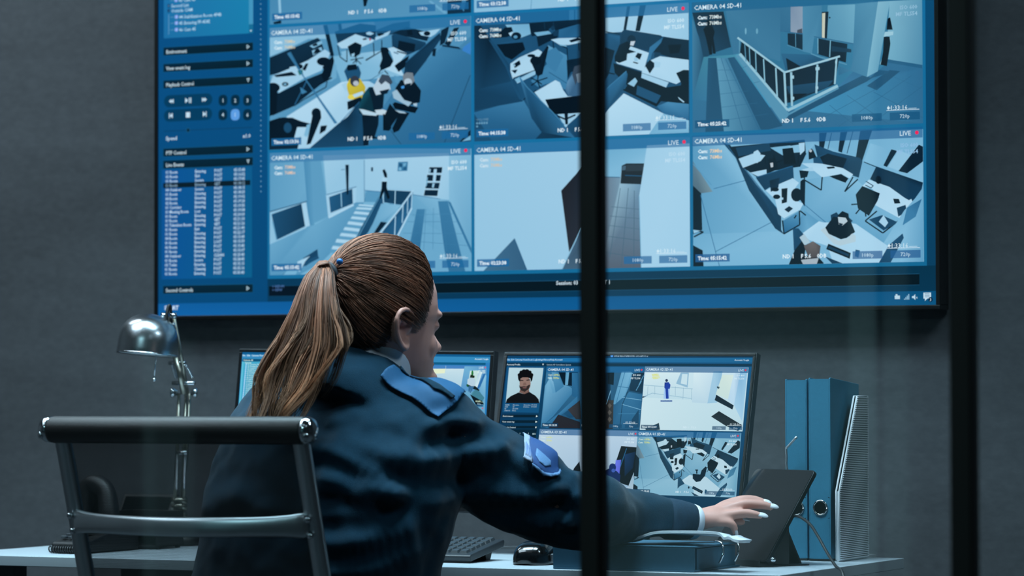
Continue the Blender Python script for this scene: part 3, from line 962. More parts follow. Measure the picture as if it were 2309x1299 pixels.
ART_F = '''
.72|.6|.74|.66 0,60 1700,0 1700,960 0,980
.6|.74|.72|.62 30,110 250,110 640,720 30,720
.66|.74|.76|.7 30,720 640,700 740,690 740,960 30,960
.66|.74|.7|.64 800,350 1100,300 1450,620 1340,780 1150,650 760,640
.62|.6|.66|.5 800,560 920,650 830,740 720,690
96/124/142|120/146/158|84/110/126 30,210 172,430 90,442 30,380
l .6 6 40,240 165,385
.05|.08 30,380 95,442 102,690 30,725
l .06 10 40,690 110,705 45,738
.8 40,690 90,695 45,715
.06 30,790 105,830 112,945 30,945
l .4 4 90,450 220,940
l .42 4 180,410 410,350
l .4 4 190,840 590,630
l .42 4 790,510 945,640
.24|.2|.22|.26|.2|.2 240,95 292,110 380,260 470,380 640,580 640,690 660,722 600,682 420,420 330,200
l .36 5 265,105 480,385 645,585
.09|.12|.08 285,125 800,75 812,170 770,260 600,285 480,335 380,265
.22 330,130 560,100 570,150 350,190
.86 350,205 450,170 532,182 500,222 380,268
.88 452,160 480,145 500,170 480,235 455,230
.7 565,130 700,115 745,140 650,182 600,152
.75 690,120 792,105 792,160 720,165
.86 760,100 800,95 800,150 770,180
.04 648,138 720,130 742,240 660,245
.06 550,210 600,198 622,272 560,300
188/196/204 565,235 585,232 586,262 570,265
.86 430,300 540,278 542,310 480,325
l .06 8 530,195 535,240
l .05 8 590,180 600,235 650,215
l .06 8 760,180 755,240
.21|.25|.24|.2 468,335 722,252 727,342 560,402 530,422
l .4 5 470,332 715,256
.92|.9|.88|.92 535,422 600,390 720,338 762,370 710,440 720,480 792,512 770,552 660,612 620,582 600,482
.1|.16 562,355 630,335 622,402 570,432
e .05 600,415 26,14
.05 643,410 684,405 680,502 645,512
e .05 610,465 25,16
.86 640,470 655,470 655,485 642,485
.12 662,552 695,528 722,545 690,572
e .06 746,452 38,46
.05|.07 772,360 790,345 806,352 802,532 770,485
.5|.6|.5|.4 648,632 765,562 768,655 660,715
l .05 9 650,625 660,718 768,655 765,560
l .06 9 730,612 745,590
l .06 9 770,560 810,592
.66|.7|.74|.7|.66|.72 800,40 1700,0 1700,400 1290,255 1190,235 990,155 870,110 810,170
.1 900,30 952,28 932,135 900,125
.1 1045,25 1092,22 1055,165 1030,155
.1 1180,15 1262,10 1192,225 1150,195
l .2 5 1130,20 1090,170
l .2 5 985,30 960,140
.74|.68|.7|.74 1250,100 1402,150 1340,272 1205,222
.1 1392,142 1432,152 1362,262 1338,252
.78 1440,150 1530,180 1450,290 1370,262
l .14 6 1205,228 1290,262
.1 1580,110 1640,140 1640,200 1500,305 1440,290
.24|.28|.2|.22|.2 868,108 1000,158 1180,200 1196,222 1170,335 900,240
.28|.26|.28 860,200 990,158 1000,200 865,275
.06|.1 905,195 960,170 1090,205 1062,272 930,240
.9|.88|.92 780,237 860,235 920,240 1062,270 1132,312 1110,340 1050,308 980,322 920,332 858,282
.06 950,262 1000,258 1010,270 960,275
.06|.05 970,325 1050,310 1100,340 1080,370 1000,340
.06 828,150 850,136 862,150 882,195 830,212
e 180/190/200 842,152 10,10
.86 780,280 855,262 865,290 800,290
l .06 9 800,292 800,350 915,420 922,330
l .06 9 1132,330 1075,430 1165,345
.07 765,285 830,290 820,330 775,340
.13|.16|.12|.2 1248,345 1290,258 1608,368 1600,412 1520,525 1480,472
.92|.9|.92 1195,392 1240,348 1380,398 1480,470 1532,500 1450,612 1265,512 1312,470 1262,410
e .06 1305,350 20,28
.06|.04|.06 1150,450 1195,392 1315,442 1300,490 1240,595 1165,545
l .2 6 1220,360 1270,390 1255,405 1215,385
l .05 9 1120,518 1205,512
l .05 9 1150,582 1205,515 1220,600
l .05 9 1295,562 1215,630 1335,712 1450,622
.24 1240,620 1330,590 1440,640 1340,695
.86 1308,635 1340,590 1372,642 1350,672
.94 1478,505 1530,480 1542,512 1500,545
.06 1405,478 1445,480 1455,510 1415,512
.2 1430,540 1490,520 1500,570 1440,600
.7|.66|.6|.74 1480,560 1640,380 1640,930 1450,930 1475,720 1340,780
.5|.4|.5|.5 1500,540 1600,480 1560,600 1470,660
.24|.3|.26 1295,930 1370,800 1470,715 1478,745 1380,930
.94|.92|.9|.88 780,720 900,632 932,640 1100,640 1152,650 1340,780 1372,802 1300,930 1000,930 960,800 830,760
.3|.26|.24 722,680 760,680 832,760 760,800 730,835
.2 980,590 1020,570 1040,595 985,640
.22 1098,600 1132,630 1112,645
.05|.07|.05 940,680 1000,600 1112,620 1147,705 1090,745 1050,755 960,715
182/204/216 912,692 942,672 965,715 1032,765 1098,745 1125,715 1152,730 1150,772 1045,798 1000,785
.05 1028,592 1060,562 1102,580 1107,622 1080,612 1035,608
186/202/212 1030,602 1082,608 1096,632 1060,662 1035,652
.1 1030,640 1066,650 1052,668
.05 690,940 735,830 790,760 812,800 802,865 900,880 930,912 940,940
174/198/212 768,742 800,718 842,775 802,795
96/88/90|110/104/104|80/76/80 798,800 860,768 912,800 902,875 832,885
170/180/190 778,895 900,882 880,940 800,940
.04 965,785 1118,848 1110,888 950,822
.2 970,800 1105,856 1102,872 962,815
.2 940,870 1090,930 1000,930
.3 1150,825 1180,830 1170,880 1145,870
'''
tile(2, 0, (1550, 290, .33094), ART_F, '05:15:42', 'live office tile with two men talking at a table', mbc=(240, 206, 170), isoc=(150, 190, 225), hdr=(26, 94, 146), bx=(34, 92, 146))

ART_G = '''
.46|.5|.6|.56 0,-1200 1800,-1200 1800,120 0,210
.78 80,-400 105,-400 130,110 110,115
.56 860,-300 960,-300 960,110 880,120
.05 815,-80 885,-80 850,52 830,56
.16 1540,-200 1800,-200 1800,110 1540,122
.66 1378,10 1400,5 1540,110 1512,116
.5 1650,60 1690,-100 1720,-100 1680,100
.1 60,190 130,170 130,200 70,206
'''
ART_H = '''
.66|.72|.82|.76 0,-1200 2000,-1200 2000,40 0,120
l .55 4 555,-100 540,80
.12 1300,-1200 1500,-1200 1480,-700 1320,-700
'''
tile(0, 2, (600, 0, .26563), ART_G, '05:15:42', 'live tile of a tiled floor cut off at the top')
tile(1, 2, (1060, 0, .25398), ART_H, '03:12:38', 'live tile of a pale floor cut off at the top')
tile(2, 2, (1060, 0, .25398), '.5|.55|.6|.55 0,-1200 6000,-1200 6000,40 0,120', '05:15:42', 'live tile above the landing view, out of frame')
# ------------------------------------------------------------------ room shell
def concrete(name, c0, c1, lines=True):
    m, t, out = nt(name)
    p = t.nodes.new('ShaderNodeBsdfPrincipled'); t.links.new(p.outputs[0], out.inputs[0])
    tc = t.nodes.new('ShaderNodeTexCoord')
    def noise(scale, st, det=5):
        mp = t.nodes.new('ShaderNodeMapping'); mp.inputs['Scale'].default_value = st
        t.links.new(tc.outputs['Object'], mp.inputs[0])
        n = t.nodes.new('ShaderNodeTexNoise'); n.inputs['Scale'].default_value = scale; n.inputs['Detail'].default_value = det
        t.links.new(mp.outputs[0], n.inputs['Vector']); return n.outputs[0]
    a = noise(1.3, (.7, 1, 2.2)); b = noise(9, (.3, 1, 2.4)); c = noise(80, (.6, 1, 1), 4); g = noise(2.2, (.1, 1, 7), 2)
    def mth(op, x, y):
        n = t.nodes.new('ShaderNodeMath'); n.operation = op
        for i, q in enumerate((x, y)):
            if isinstance(q, (int, float)): n.inputs[i].default_value = q
            else: t.links.new(q, n.inputs[i])
        return n.outputs[0]
    s = mth('ADD', mth('ADD', mth('MULTIPLY', a, .48), mth('MULTIPLY', b, .18)), mth('ADD', mth('MULTIPLY', c, .30), mth('MULTIPLY', g, .06)))
    rp = t.nodes.new('ShaderNodeValToRGB')
    rp.color_ramp.elements[0].position = .36; rp.color_ramp.elements[0].color = (*lin(c0), 1)
    rp.color_ramp.elements[1].position = .70; rp.color_ramp.elements[1].color = (*lin(c1), 1)
    t.links.new(s, rp.inputs[0]); t.links.new(rp.outputs[0], p.inputs['Base Color'])
    p.inputs['Roughness'].default_value = .82
    bp = t.nodes.new('ShaderNodeBump'); bp.inputs['Strength'].default_value = .25; bp.inputs['Distance'].default_value = .003
    t.links.new(s, bp.inputs['Height']); t.links.new(bp.outputs[0], p.inputs['Normal'])
    return m
M_WALL = concrete('grey_board_marked_concrete', (73, 76, 80), (99, 103, 108))
M_PLAIN = mat('painted_dark_grey', (70, 74, 78), .9, var=.06)
M_FLOOR = mat('dark_grey_carpet', (42, 46, 50), .95, var=.25, scale=300, bump=.5, bscale=500)
def struct(name, mb, m, **k):
    o = mb.build(name, m, **k); o['kind'] = 'structure'; return o
XL, XR, YF, HC = -3.2, 5.2, -9.0, 2.9
struct('wall_back', MB().box((XL, .055, 0), (XR, .2, HC)), M_WALL)
struct('wall_left', MB().box((XL-.15, YF, 0), (XL, .2, HC)), mat('painted_mid_grey', (136, 142, 146), .9, var=.05))
struct('wall_right', MB().box((XR, YF, 0), (XR+.15, .2, HC)), M_PLAIN)
struct('floor', MB().box((XL, YF, -.1), (XR, .2, 0)), M_FLOOR)
M_CORR = mat('dark_corridor_paint', (62, 72, 76), .9, var=.04)
struct('wall_front', MB().box((XL, YF-.15, 0), (XR, YF, HC)), M_CORR)
struct('ceiling', MB().box((XL, YF, HC), (XR, .2, HC+.1)), M_PLAIN)

# glazed partition between the corridor and the control room
YG = -2.3
M_FRAME = mat('black_partition_frame', (9, 10, 11), .5, var=.1)
def glass():
    m, t, out = nt('partition_glass')
    tr = t.nodes.new('ShaderNodeBsdfTransparent'); tr.inputs[0].default_value = (.86, .93, .95, 1)
    gl = t.nodes.new('ShaderNodeBsdfGlossy'); gl.inputs['Roughness'].default_value = .02
    fr = t.nodes.new('ShaderNodeFresnel'); fr.inputs[0].default_value = 1.5
    mu = t.nodes.new('ShaderNodeMath'); mu.operation = 'MULTIPLY'; mu.inputs[1].default_value = 1.6
    nz = t.nodes.new('ShaderNodeTexNoise'); nz.inputs['Scale'].default_value = .8
    ad = t.nodes.new('ShaderNodeMath'); ad.operation = 'MULTIPLY_ADD'; ad.inputs[1].default_value = .3; ad.inputs[2].default_value = .85
    m2 = t.nodes.new('ShaderNodeMath'); m2.operation = 'MULTIPLY'
    t.links.new(fr.outputs[0], mu.inputs[0]); t.links.new(nz.outputs[0], ad.inputs[0])
    t.links.new(mu.outputs[0], m2.inputs[0]); t.links.new(ad.outputs[0], m2.inputs[1])
    mx = t.nodes.new('ShaderNodeMixShader')
    t.links.new(m2.outputs[0], mx.inputs[0]); t.links.new(tr.outputs[0], mx.inputs[1]); t.links.new(gl.outputs[0], mx.inputs[2])
    t.links.new(mx.outputs[0], out.inputs[0])
    return m
M_GLASS = glass()
MD = .016
mA0, mA1 = at(1305, 650, YG-MD).x, at(1371, 650, YG+MD).x
mB0, mB1 = at(2139, 650, YG-MD).x, at(2206, 650, YG+MD).x
n = 0
for a, b_ in ((mA0, mA1), (mB0, mB1), (XL, XL+.06), (XR-.06, XR)):
    n += 1
    struct('trim_%d' % n, MB().box((a, YG-MD, .06), (b_, YG+MD, HC-.06)), M_FRAME, bevel=.002)
struct('trim_5', MB().box((XL, YG-.03, 0), (XR, YG+.03, .06)), M_FRAME)
struct('trim_6', MB().box((XL, YG-.03, HC-.06), (XR, YG+.03, HC)), M_FRAME)
n = 0
for a, b_ in ((XL+.06, mA0), (mA1, mB0), (mB1, XR-.06)):
    n += 1
    struct('window_%d' % n, MB().add([(a, YG, .06), (b_, YG, .06), (b_, YG, HC-.06), (a, YG, HC-.06)], [(0, 1, 2, 3)]), M_GLASS)

# glowing panels added across the corridor, shaped so the glass mirrors faint bands
def far_x(px):
    d = ray(px, 877); G = CAM+d*((YG-CAM.y)/d.y)
    return G.x+d.x*((YG-YF-.02)/d.y)
def far_z(py): 
    d = ray(600, py); return CAM.z+d.z/d.y*((YG-CAM.y)+(YG-YF))
def added_glow(name, L):
    m, t, out = nt(name); e = t.nodes.new('ShaderNodeEmission'); e.inputs[0].default_value = (*lin((138, 196, 204)), 1); e.inputs[1].default_value = L
    nz = t.nodes.new('ShaderNodeTexNoise'); nz.inputs['Scale'].default_value = 1.5
    mu = t.nodes.new('ShaderNodeMath'); mu.operation = 'MULTIPLY_ADD'; mu.inputs[1].default_value = L*.4; mu.inputs[2].default_value = L*.8
    t.links.new(nz.outputs[0], mu.inputs[0]); t.links.new(mu.outputs[0], e.inputs[1]); t.links.new(e.outputs[0], out.inputs[0]); return m
k = 3
for p0, p1, z0, z1, L in ((255, 350, .02, far_z(735), .40), (352, 432, .02, far_z(760), .22), (1368, 1912, .02, 2.5, .46), (1915, 1972, .02, 2.5, .85), (1992, 2044, .02, 2.3, .40), (-60, 128, far_z(1190), far_z(1118), .26)):
    k += 1
    struct('window_%d' % k, MB().box((far_x(p0), YF, z0), (far_x(p1), YF+.02, z1)), added_glow('added_glow_panel', L))  # added glow for the mirrored bands, not real glazing
# ------------------------------------------------------------------ desk
M_WHITE = mat('white_laminate', (178, 188, 195), .35, var=.03, scale=8)
M_EDGE = mat('pale_grey_edge_band', (176, 178, 180), .5, var=.05)
M_STEEL = mat('grey_powder_coated_steel', (60, 66, 70), .5, .3)
ZD, DX0, DX1, DY0, DY1 = .74, -.202, 1.5757, -.9184, -.2951
desk = empty('desk', ((DX0+DX1)/2, (DY0+DY1)/2, 0), 'long white desk under the wall screen', 'desk')
MB().box((DX0, DY0, ZD-.02), (DX1, DY1, ZD)).build('desktop', M_WHITE, desk, bevel=.0012)
MB().box((DX0+.06, DY1+.003, ZD-.016), (DX1-.06, DY1+.012, ZD+.006)).build('back_lip', M_EDGE, desk, bevel=.001)
for xx in (DX0+.08, DX1-.12):
    for yy in (DY0+.07, DY1-.11):
        MB().box((xx, yy, 0), (xx+.045, yy+.045, ZD-.02)).build('leg', M_STEEL, desk, bevel=.003)
MB().box((DX0+.125, DY1-.10, ZD-.08), (DX1-.12, DY1-.07, ZD-.021)).build('crossbar', M_STEEL, desk, bevel=.002)

# ------------------------------------------------------------------ monitors
M_MON = mat('black_monitor_plastic', (14, 15, 17), .32, var=.1, bump=.05)
M_TRIM = mat('grey_monitor_rim', (70, 74, 78), .35, .4)
def monitor(tilt, roll, anchor, Y, xs, ytop, ybot, label, draw, yaw=0):
    t = math.radians(tilt)
    X = Vector((math.cos(yaw), math.sin(yaw), -roll)).normalized()
    nrm = Vector((math.sin(yaw)*math.cos(t), -math.cos(yaw)*math.cos(t), math.sin(t)))
    Yv = nrm.cross(X).normalized()
    o = at(*anchor, Y)
    Mx = frame_M(o, X, Yv); Mi = Mx.inverted(); nn = Mx.to_3x3() @ Vector((0, 0, 1))
    L = lambda px, py: Mi @ onplane(px, py, o, nn)
    a, b_ = L(xs[0], ytop), L(xs[1], ytop+.0)
    w0, w1 = a.x, b_.x
    h1 = (a.y+b_.y)/2; h0 = L((xs[0]+xs[1])/2-15, ybot).y
    root = empty('monitor', (o.x+(w0+w1)/2, Y+.09, ZD+.001), label, 'monitor', 'desk monitors')
    bz = .0065
    m = MB()
    for (x0_, y0_, x1_, y1_) in ((w0, h0, w1, h0+bz*1.6), (w0, h1-bz, w1, h1), (w0, h0+bz*1.6, w0+bz, h1-bz), (w1-bz, h0+bz*1.6, w1, h1-bz)):
        m.box((x0_, y0_, -.02), (x1_, y1_, .0025), Mx)
    m.build('bezel', M_MON, root, bevel=.0012)
    m = MB(); e = .0012
    for (x0_, y0_, x1_, y1_) in ((w0-e, h1, w1+e, h1+e), (w0-e, h0-e, w1+e, h0), (w0-e, h0, w0, h1), (w1, h0, w1+e, h1)):
        m.box((x0_, y0_, -.018), (x1_, y1_, .001), Mx)
    m.build('rim', M_TRIM, root)
    MB().box((w0+bz-.001, h0+bz, -.024), (w1-bz+.001, h1-bz+.001, -.001), Mx).box(((w0+w1)/2-.12, h0+.06, -.05), ((w0+w1)/2+.12, h1-.06, -.02), Mx).build('back_shell', M_MON, root, bevel=.004)
    c = Canvas(Mx); c.quad = [(w0+bz, h0+bz*1.6), (w1-bz, h0+bz*1.6), (w1-bz, h1-bz), (w0+bz, h1-bz)]
    draw(c, (w0+bz, h0+bz*1.6, w1-bz, h1-bz))
    c.build('display', root)
    mx_ = Mx @ Vector(((w0+w1)/2, (h0+h1)*.42, -.045))
    MB().tube([(mx_.x, mx_.y, mx_.z), (mx_.x, mx_.y+.035, mx_.z-.03), (mx_.x, mx_.y+.04, ZD+.014)], [.022, .024, .026], 12).build('stand_neck', M_MON, root)
    MB().box((mx_.x-.11, mx_.y-.06, ZD+.0005), (mx_.x+.11, mx_.y+.10, ZD+.014)).build('stand_base', M_MON, root, bevel=.005)
    return root, Mx, (w0, h0, w1, h1)

RM = [(l, (c[0]*.98, c[1]*1.0, c[2]*.985)) for l, c in RAMP]
V5, V6 = (1100, 780, .30794), (1340, 780, .30794)
def draw_right(c, q):
    x0, y0, x1, y1 = q
    c.rect(x0, y0, x1, y1, [(12, 54, 84), (12, 50, 76), (20, 88, 134), (18, 76, 118)])
    c.view(*V5)
    P = c.poly
    P([(125, 50), (1980, 40), (1980, 92), (125, 90)], (16, 66, 104))
    P([(122, 90), (1980, 88), (1980, 122), (120, 113)], [(34, 116, 172), (26, 100, 146), (26, 96, 140), (36, 118, 176)])
    P([(118, 124), (1980, 132), (1980, 152), (116, 148)], (13, 50, 74))
    P([(110, 150), (432, 150), (300, 1400), (0, 1400)], [(16, 62, 100), (16, 66, 102), (12, 46, 70), (12, 46, 70)])
    for x, s in zip((152, 182, 226, 273, 322, 380, 432, 473, 520), 'File,Edit,Cameras,View,Check Log,Settings,History,Help,Account'.split(',')):
        c.text(*c.loc(x, 101), s, .0036, (190, 220, 238), 'CENTER', .02)
    c.text(*c.loc(190, 137), 'Personal Profile', .0034, (215, 230, 238), 'CENTER', .02)
    c.text(*c.loc(520, 138), 'Camera 4D Surveillance System', .003, (190, 215, 230), 'CENTER')
    X, Y = c.loc(405, 137); c.lpoly([(X-.002, Y+.0015), (X+.002, Y+.0015), (X, Y-.002)], [lin((220, 235, 240))]*3)
    # profile photograph
    c.art('''
22/84/128 142,152 420,154 372,490 108,486
192/216/224|186/212/222|170/200/212|180/208/218 156,160 408,162 378,420 132,418
20/24/28|16/18/22|24/26/30|20/22/26 132,420 140,392 170,368 225,342 260,352 302,336 350,366 372,392 378,420
122/92/84 238,318 302,318 305,338 268,354 230,342
e 150/118/108 274,276 41,60
14/15/18 236,266 224,248 221,224 230,200 250,184 276,177 303,183 323,201 331,226 327,250 316,266 313,240 292,231 256,231 241,240
e 14/15/18 232,214 13,13
e 14/15/18 246,194 14,13
e 14/15/18 266,184 15,12
e 14/15/18 288,183 15,12
e 14/15/18 308,194 14,13
e 14/15/18 322,214 13,14
50/42/42 230,285 240,300 264,296 284,298 305,284 312,290 300,318 272,338 246,328 234,308
120/84/82 255,304 288,302 282,312 260,312
128/98/90 262,270 280,268 286,290 258,292
30/26/28 238,250 262,252 262,258 238,256
30/26/28 284,250 310,246 310,253 284,256
''')
    for r, y in enumerate((433, 447, 461, 475)):
        for j, (x, wd) in enumerate(((128, 24), (185, 42), (264, 44), (320, 34))):
            if r < 2 or j < 2: c.text(*c.loc(x-r*1.5, y), (('NAME', 'AGE', 'ID', 'STATUS')[r], ('File name', '34', 'SN 2074', 'None')[r], ('Entry time', 'Duration', '', '')[r], ('05:15:43', '00:13:30', '', '')[r])[j], .0026, (200, 222, 232))
    for y, s, dn in ((515, 'Environment', 0), (556, 'View event log', 0), (597, 'Playback Control', 1)):
        k = (y-515)*.09
        P([(106-k, y-10), (372-k, y-10), (370-k, y+10), (104-k, y+10)], (9, 34, 50))
        c.text(*c.loc(112-k, y), s, .0032, (205, 224, 234), 'LEFT', .02)
        X, Y = c.loc(362-k, y+2); c.lpoly([(X-.002, Y+.002), (X+.002, Y), (X-.002, Y-.002)] if not dn else [(X-.002, Y+.0015), (X+.002, Y+.0015), (X, Y-.002)], [lin((225, 240, 240))]*3)
    P([(95, 612), (362, 612), (340, 770), (70, 770)], (10, 38, 56))
    for y, r in ((643, 0), (680, 1)):
        k = (y-643)*.1
        for i, x in enumerate((110, 150, 192)):
            X, Y = c.loc(x-k, y)
            if r and i == 1: c.rect(X-.002, Y-.002, X+.002, Y+.002, (200, 235, 235))
            else:
                d = -1 if i == 0 else 1
                for o in (0, .0022): c.lpoly([(X-d*.002+o, Y+.002), (X-d*.002+o, Y-.002), (X+d*.002+o, Y)], [lin((195, 225, 230))]*3)
        for i, x in enumerate((238, 270, 300)):
            if r and i == 1: c.lell(*c.loc(x-k, y), .0034, (80, 130, 230))
            c.text(*c.loc(x-k, y), str(i+1+3*r), .0034, (190, 220, 228), 'CENTER')
        c.text(*c.loc(342-k, y+3), ('REC', 'AUX')[r], .003, (190, 220, 228), 'CENTER', .03)
    c.text(*c.loc(338, 737), 'x1.00', .003, (190, 220, 228), 'CENTER')
    c.view(*V6)
    c.text(*c.loc(150, 75), 'FACE RECOGNITION - SYSTEM V1.2', .0033, (200, 222, 236), 'LEFT', .02)
    c.lell(*c.loc(133, 74), .003, (90, 160, 240))
    c.text(*c.loc(1138, 106), 'Account / Login', .0034, (210, 228, 240), 'RIGHT', .02)
    # four tiles
    full = c.quad
    def tile4(view, corners, art, title, time, tt, live, top):
        c.view(*view)
        c.quad = [c.loc(*p) for p in corners]
        if isinstance(art, tuple):
            A = np.array(c.quad); old = c.loc
            def wl(x, y):
                u = (x-37)/1580; yt = 60-(x-37)*.0349; yb_ = 940-(x-37)*.0177; v = (y-yt)/(yb_-yt)
                q = (A[0]*(1-u)+A[1]*u)*(1-v)+(A[3]*(1-u)+A[2]*u)*v
                return float(q[0]), float(q[1])
            c.loc = wl; c.ramp = [(l, (min(255, q[0]*1.02+6), q[1]*.99+2, q[2]*.96)) for l, q in RAMP]; c.art(art[1]); c.loc = old; c.ramp = RAMP; c.art(art[2])
        else: c.art(art)
        (ax, ay), (bx, by), (ex, ey), (gx, gy) = c.quad      # TL TR BR BL in metres
        h = .0115
        c.lpoly([(ax, ay), (bx, by), (bx, by-h), (ax, ay-h)], [lin((26, 98, 150))]*4, .8)
        w = bx-ax
        c.text(ax+.003, ay-.0058, title, .0052, (224, 238, 246), 'LEFT', .01)
        c.text(bx-.0085, by-.0062, 'LIVE', .0046, (215, 232, 242), 'RIGHT'); c.lell(bx-.005, by-.006, .0019, (220, 50, 80))
        for k in range(2):
            c.text(ax+.005, ay-.0165-k*.0062, 'Cam:', .0036, (225, 238, 225), 'LEFT', .02); c.text(ax+.017, ay-.0165-k*.0062, ('63Mbs', '75Mbs')[k], .0036, (225, 226, 110), 'LEFT', .02)
            c.text(bx-.006, by-.0165-k*.0062, ('ISO 800', 'MF TLS54')[k], .0036, (225, 238, 246), 'RIGHT', .02)
        c.lpoly([(gx+.002, gy+.002), (gx+.037, gy+.002), (gx+.037, gy+.0095), (gx+.002, gy+.0095)], [lin((18, 62, 94))]*4, .85)
        c.text(gx+.004, gy+.0058, 'Time: '+time, .0038, (228, 240, 246), 'LEFT', .03)
        for u0, u1, s in ((.70, .83, '1080p'), (.86, .985, '720p')):
            c.lpoly([(gx+w*u0, gy+.002), (gx+w*u1, gy+.002), (gx+w*u1, gy+.009), (gx+w*u0, gy+.009)], [lin((22, 74, 112))]*4, .8)
            c.text(gx+w*(u0+u1)/2, gy+.0054, s, .0034, (200, 222, 236), 'CENTER')
        c.text(gx+w*.96, gy+.013, '01:33:00', .0044, (225, 238, 246), 'RIGHT'); c.lpoly([(gx+w*.84, gy+.0104), (gx+w*.985, gy+.0104), (gx+w*.985, gy+.0109), (gx+w*.84, gy+.0109)], [lin((215, 230, 242))]*4)
        for u, s in ((.42, 'ND 1'), (.5, 'F 5.6')): c.text(gx+w*u, gy+.006, s, .0038, (220, 234, 242), 'LEFT', .03)
        c.quad = full
    k = 779.3
    tile4(V5, [(436, 155), (k+372, 157), (k+335, 615), (391, 603)], '''
.5|.3|.2|.3 380,150 1160,150 1160,630 380,610
.55|.7|.6|.5 390,350 450,250 600,300 640,330 480,520 391,600
.7|.76|.6 445,230 470,225 500,340 480,350
.62|.5 470,190 520,190 560,300 500,345
.06|.1 520,190 665,190 660,300 560,290
.6|.66 575,192 600,192 590,290 570,290
.45|.38 620,200 670,200 680,390 620,370
.42|.5|.46|.42 400,590 520,500 660,370 660,420 540,510 440,605
.3|.25 560,500 660,420 670,520 600,530
40/44/52|34/38/46|40/40/48 520,505 680,560 680,620 440,620
60/60/66|44/48/54 590,470 680,400 690,540 650,540
.12|.2 820,150 900,150 905,400 830,560 800,560
.06 880,190 930,190 925,290 880,280
48/44/44|60/56/54|40/40/44 840,400 925,400 920,610 830,610
90/84/80 880,440 895,420 912,440 895,462
90/84/80 880,490 895,470 912,490 895,512
90/84/80 880,540 895,520 912,540 895,562
l .7 5 905,330 870,430
.64|.7|.58|.6 985,190 1050,190 1075,210 980,440 925,430 930,390
l .4 4 960,300 1040,310
l .45 4 1010,190 945,420
.2|.1|.16 1060,210 1150,190 1140,350 1040,330
l .6 5 1130,260 1090,330
l .6 5 1145,220 1110,290
.34|.46|.4|.36 925,440 1040,340 1140,360 1115,612 920,610
l .7 4 990,380 1130,400
l .7 4 985,430 1125,470
l .2 5 1030,340 990,430 970,610
l .5 4 960,500 1120,500
.24 1060,540 1110,470 1110,600 1050,610
''', 'CAMERA 04 SD-41', '05:15:33', 0, 0, 0)
    tile4(V6, [(378, 155), (1135, 160), (1091, 630), (339, 618)], '''
214/232/238|206/226/236|190/216/226|206/226/232 330,150 1150,150 1100,640 330,630
224/238/240|216/232/238|196/220/230 390,180 700,180 730,400 540,390 360,380
222/228/190 425,210 475,205 490,240 440,250
l 150/184/204 4 360,290 740,320
l 150/184/204 4 360,380 430,350 720,390
l 150/180/200 3 400,300 395,370
l 150/180/200 3 450,300 450,360
l 150/180/200 3 600,300 600,370
l 150/180/200 3 660,310 655,395
l 150/180/200 3 720,320 718,400
150/186/210 640,200 700,200 690,310 605,280
206/226/234 650,210 690,212 684,290 640,280
60/90/130 380,372 392,370 375,380 358,384
.12 357,378 372,372 372,382 357,384
222/236/240|204/224/236|190/214/228 735,195 880,195 835,425 722,418
170/204/226|140/184/214|160/198/222 880,190 945,190 905,420 835,425
214/228/220|226/236/228|206/224/220 945,215 1100,218 1000,400 895,360
60/80/90 905,300 925,305 920,320 905,312
20/32/46|24/40/54 900,362 1028,440 1018,470 888,402
206/226/240|150/186/216|190/216/236 1030,200 1080,210 1030,440 985,400
130/178/214|150/194/224|170/206/230 1080,170 1130,170 1090,560 1030,440
26/34/42|36/46/54 920,482 1090,585 1080,605 1060,628 970,590 862,522
30/44/54|40/60/74 380,612 480,568 488,618 390,625
44/78/150 492,404 578,404 578,412 492,412
168/200/240 522,282 562,282 558,392 514,392
e 30/40/80 537,258 10,11
24/44/120|30/60/160 522,272 552,270 566,290 560,318 548,320 552,390 540,393 536,345 544,390 532,392 528,320 520,310
''', 'CAMERA 02 SD-41', '00:12:00', 0, 0, 0)
    tile4(V5, [(388, 613), (k+331, 627), (k+297, 1093), (345, 1080)], '''
196/214/230|190/208/226|150/180/206|170/196/216 340,600 1130,600 1090,1110 330,1100
24/34/40 640,900 680,850 700,1000 620,950
18/24/32|12/20/28|14/22/30|14/22/30 985,738 1098,748 1080,960 1040,1030 980,1010 930,900
24/56/96|14/34/60 1010,800 1090,780 1070,900 1010,960
l .4 5 1025,755 940,1000
150/180/200|170/190/205 1078,930 1075,1050 1030,1050
110/120/230|90/100/210 945,842 985,838 960,1040 930,1040
14/24/44|20/40/90 840,930 900,900 950,920 980,950 975,1000 960,1035 870,1020
e 20/40/100 922,895 26,30
e 60/90/170 928,918 14,14
150/186/220 890,985 960,1000 940,1045 885,1030
''', 'CAMERA 03 SD-41', '05:15:43', 0, 0, 0)
    view_f = '\n'.join(l for l in ART_F.split('\n') if not any(w in l for w in ('985,580 1020', '980,590 1020', '1098,600', '940,680 1000', '182/204/216', '1028,592', '186/202', '1030,640 1066', '690,940', '174/198', '96/88/90', '170/180/190')))
    tile4(V6, [(329, 630), (1086, 645), (1047, 1116), (291, 1092)], ('OFFICE', view_f, '''
.05|.08 735,945 790,950 800,920 830,890 838,905 825,960 790,1000 760,1005 735,980
l .04 9 765,945 765,920 755,915
l .04 8 755,918 775,918
e .1 706,1045 6,9
'''), 'CAMERA 01 SD-41', '05:15:03', 0, 0, 0)
monitor(14, .010, (1410, 1152), -.50, (1139, 1706), 796, 1152, 'right-hand desk monitor showing a profile photo beside four camera tiles', draw_right)

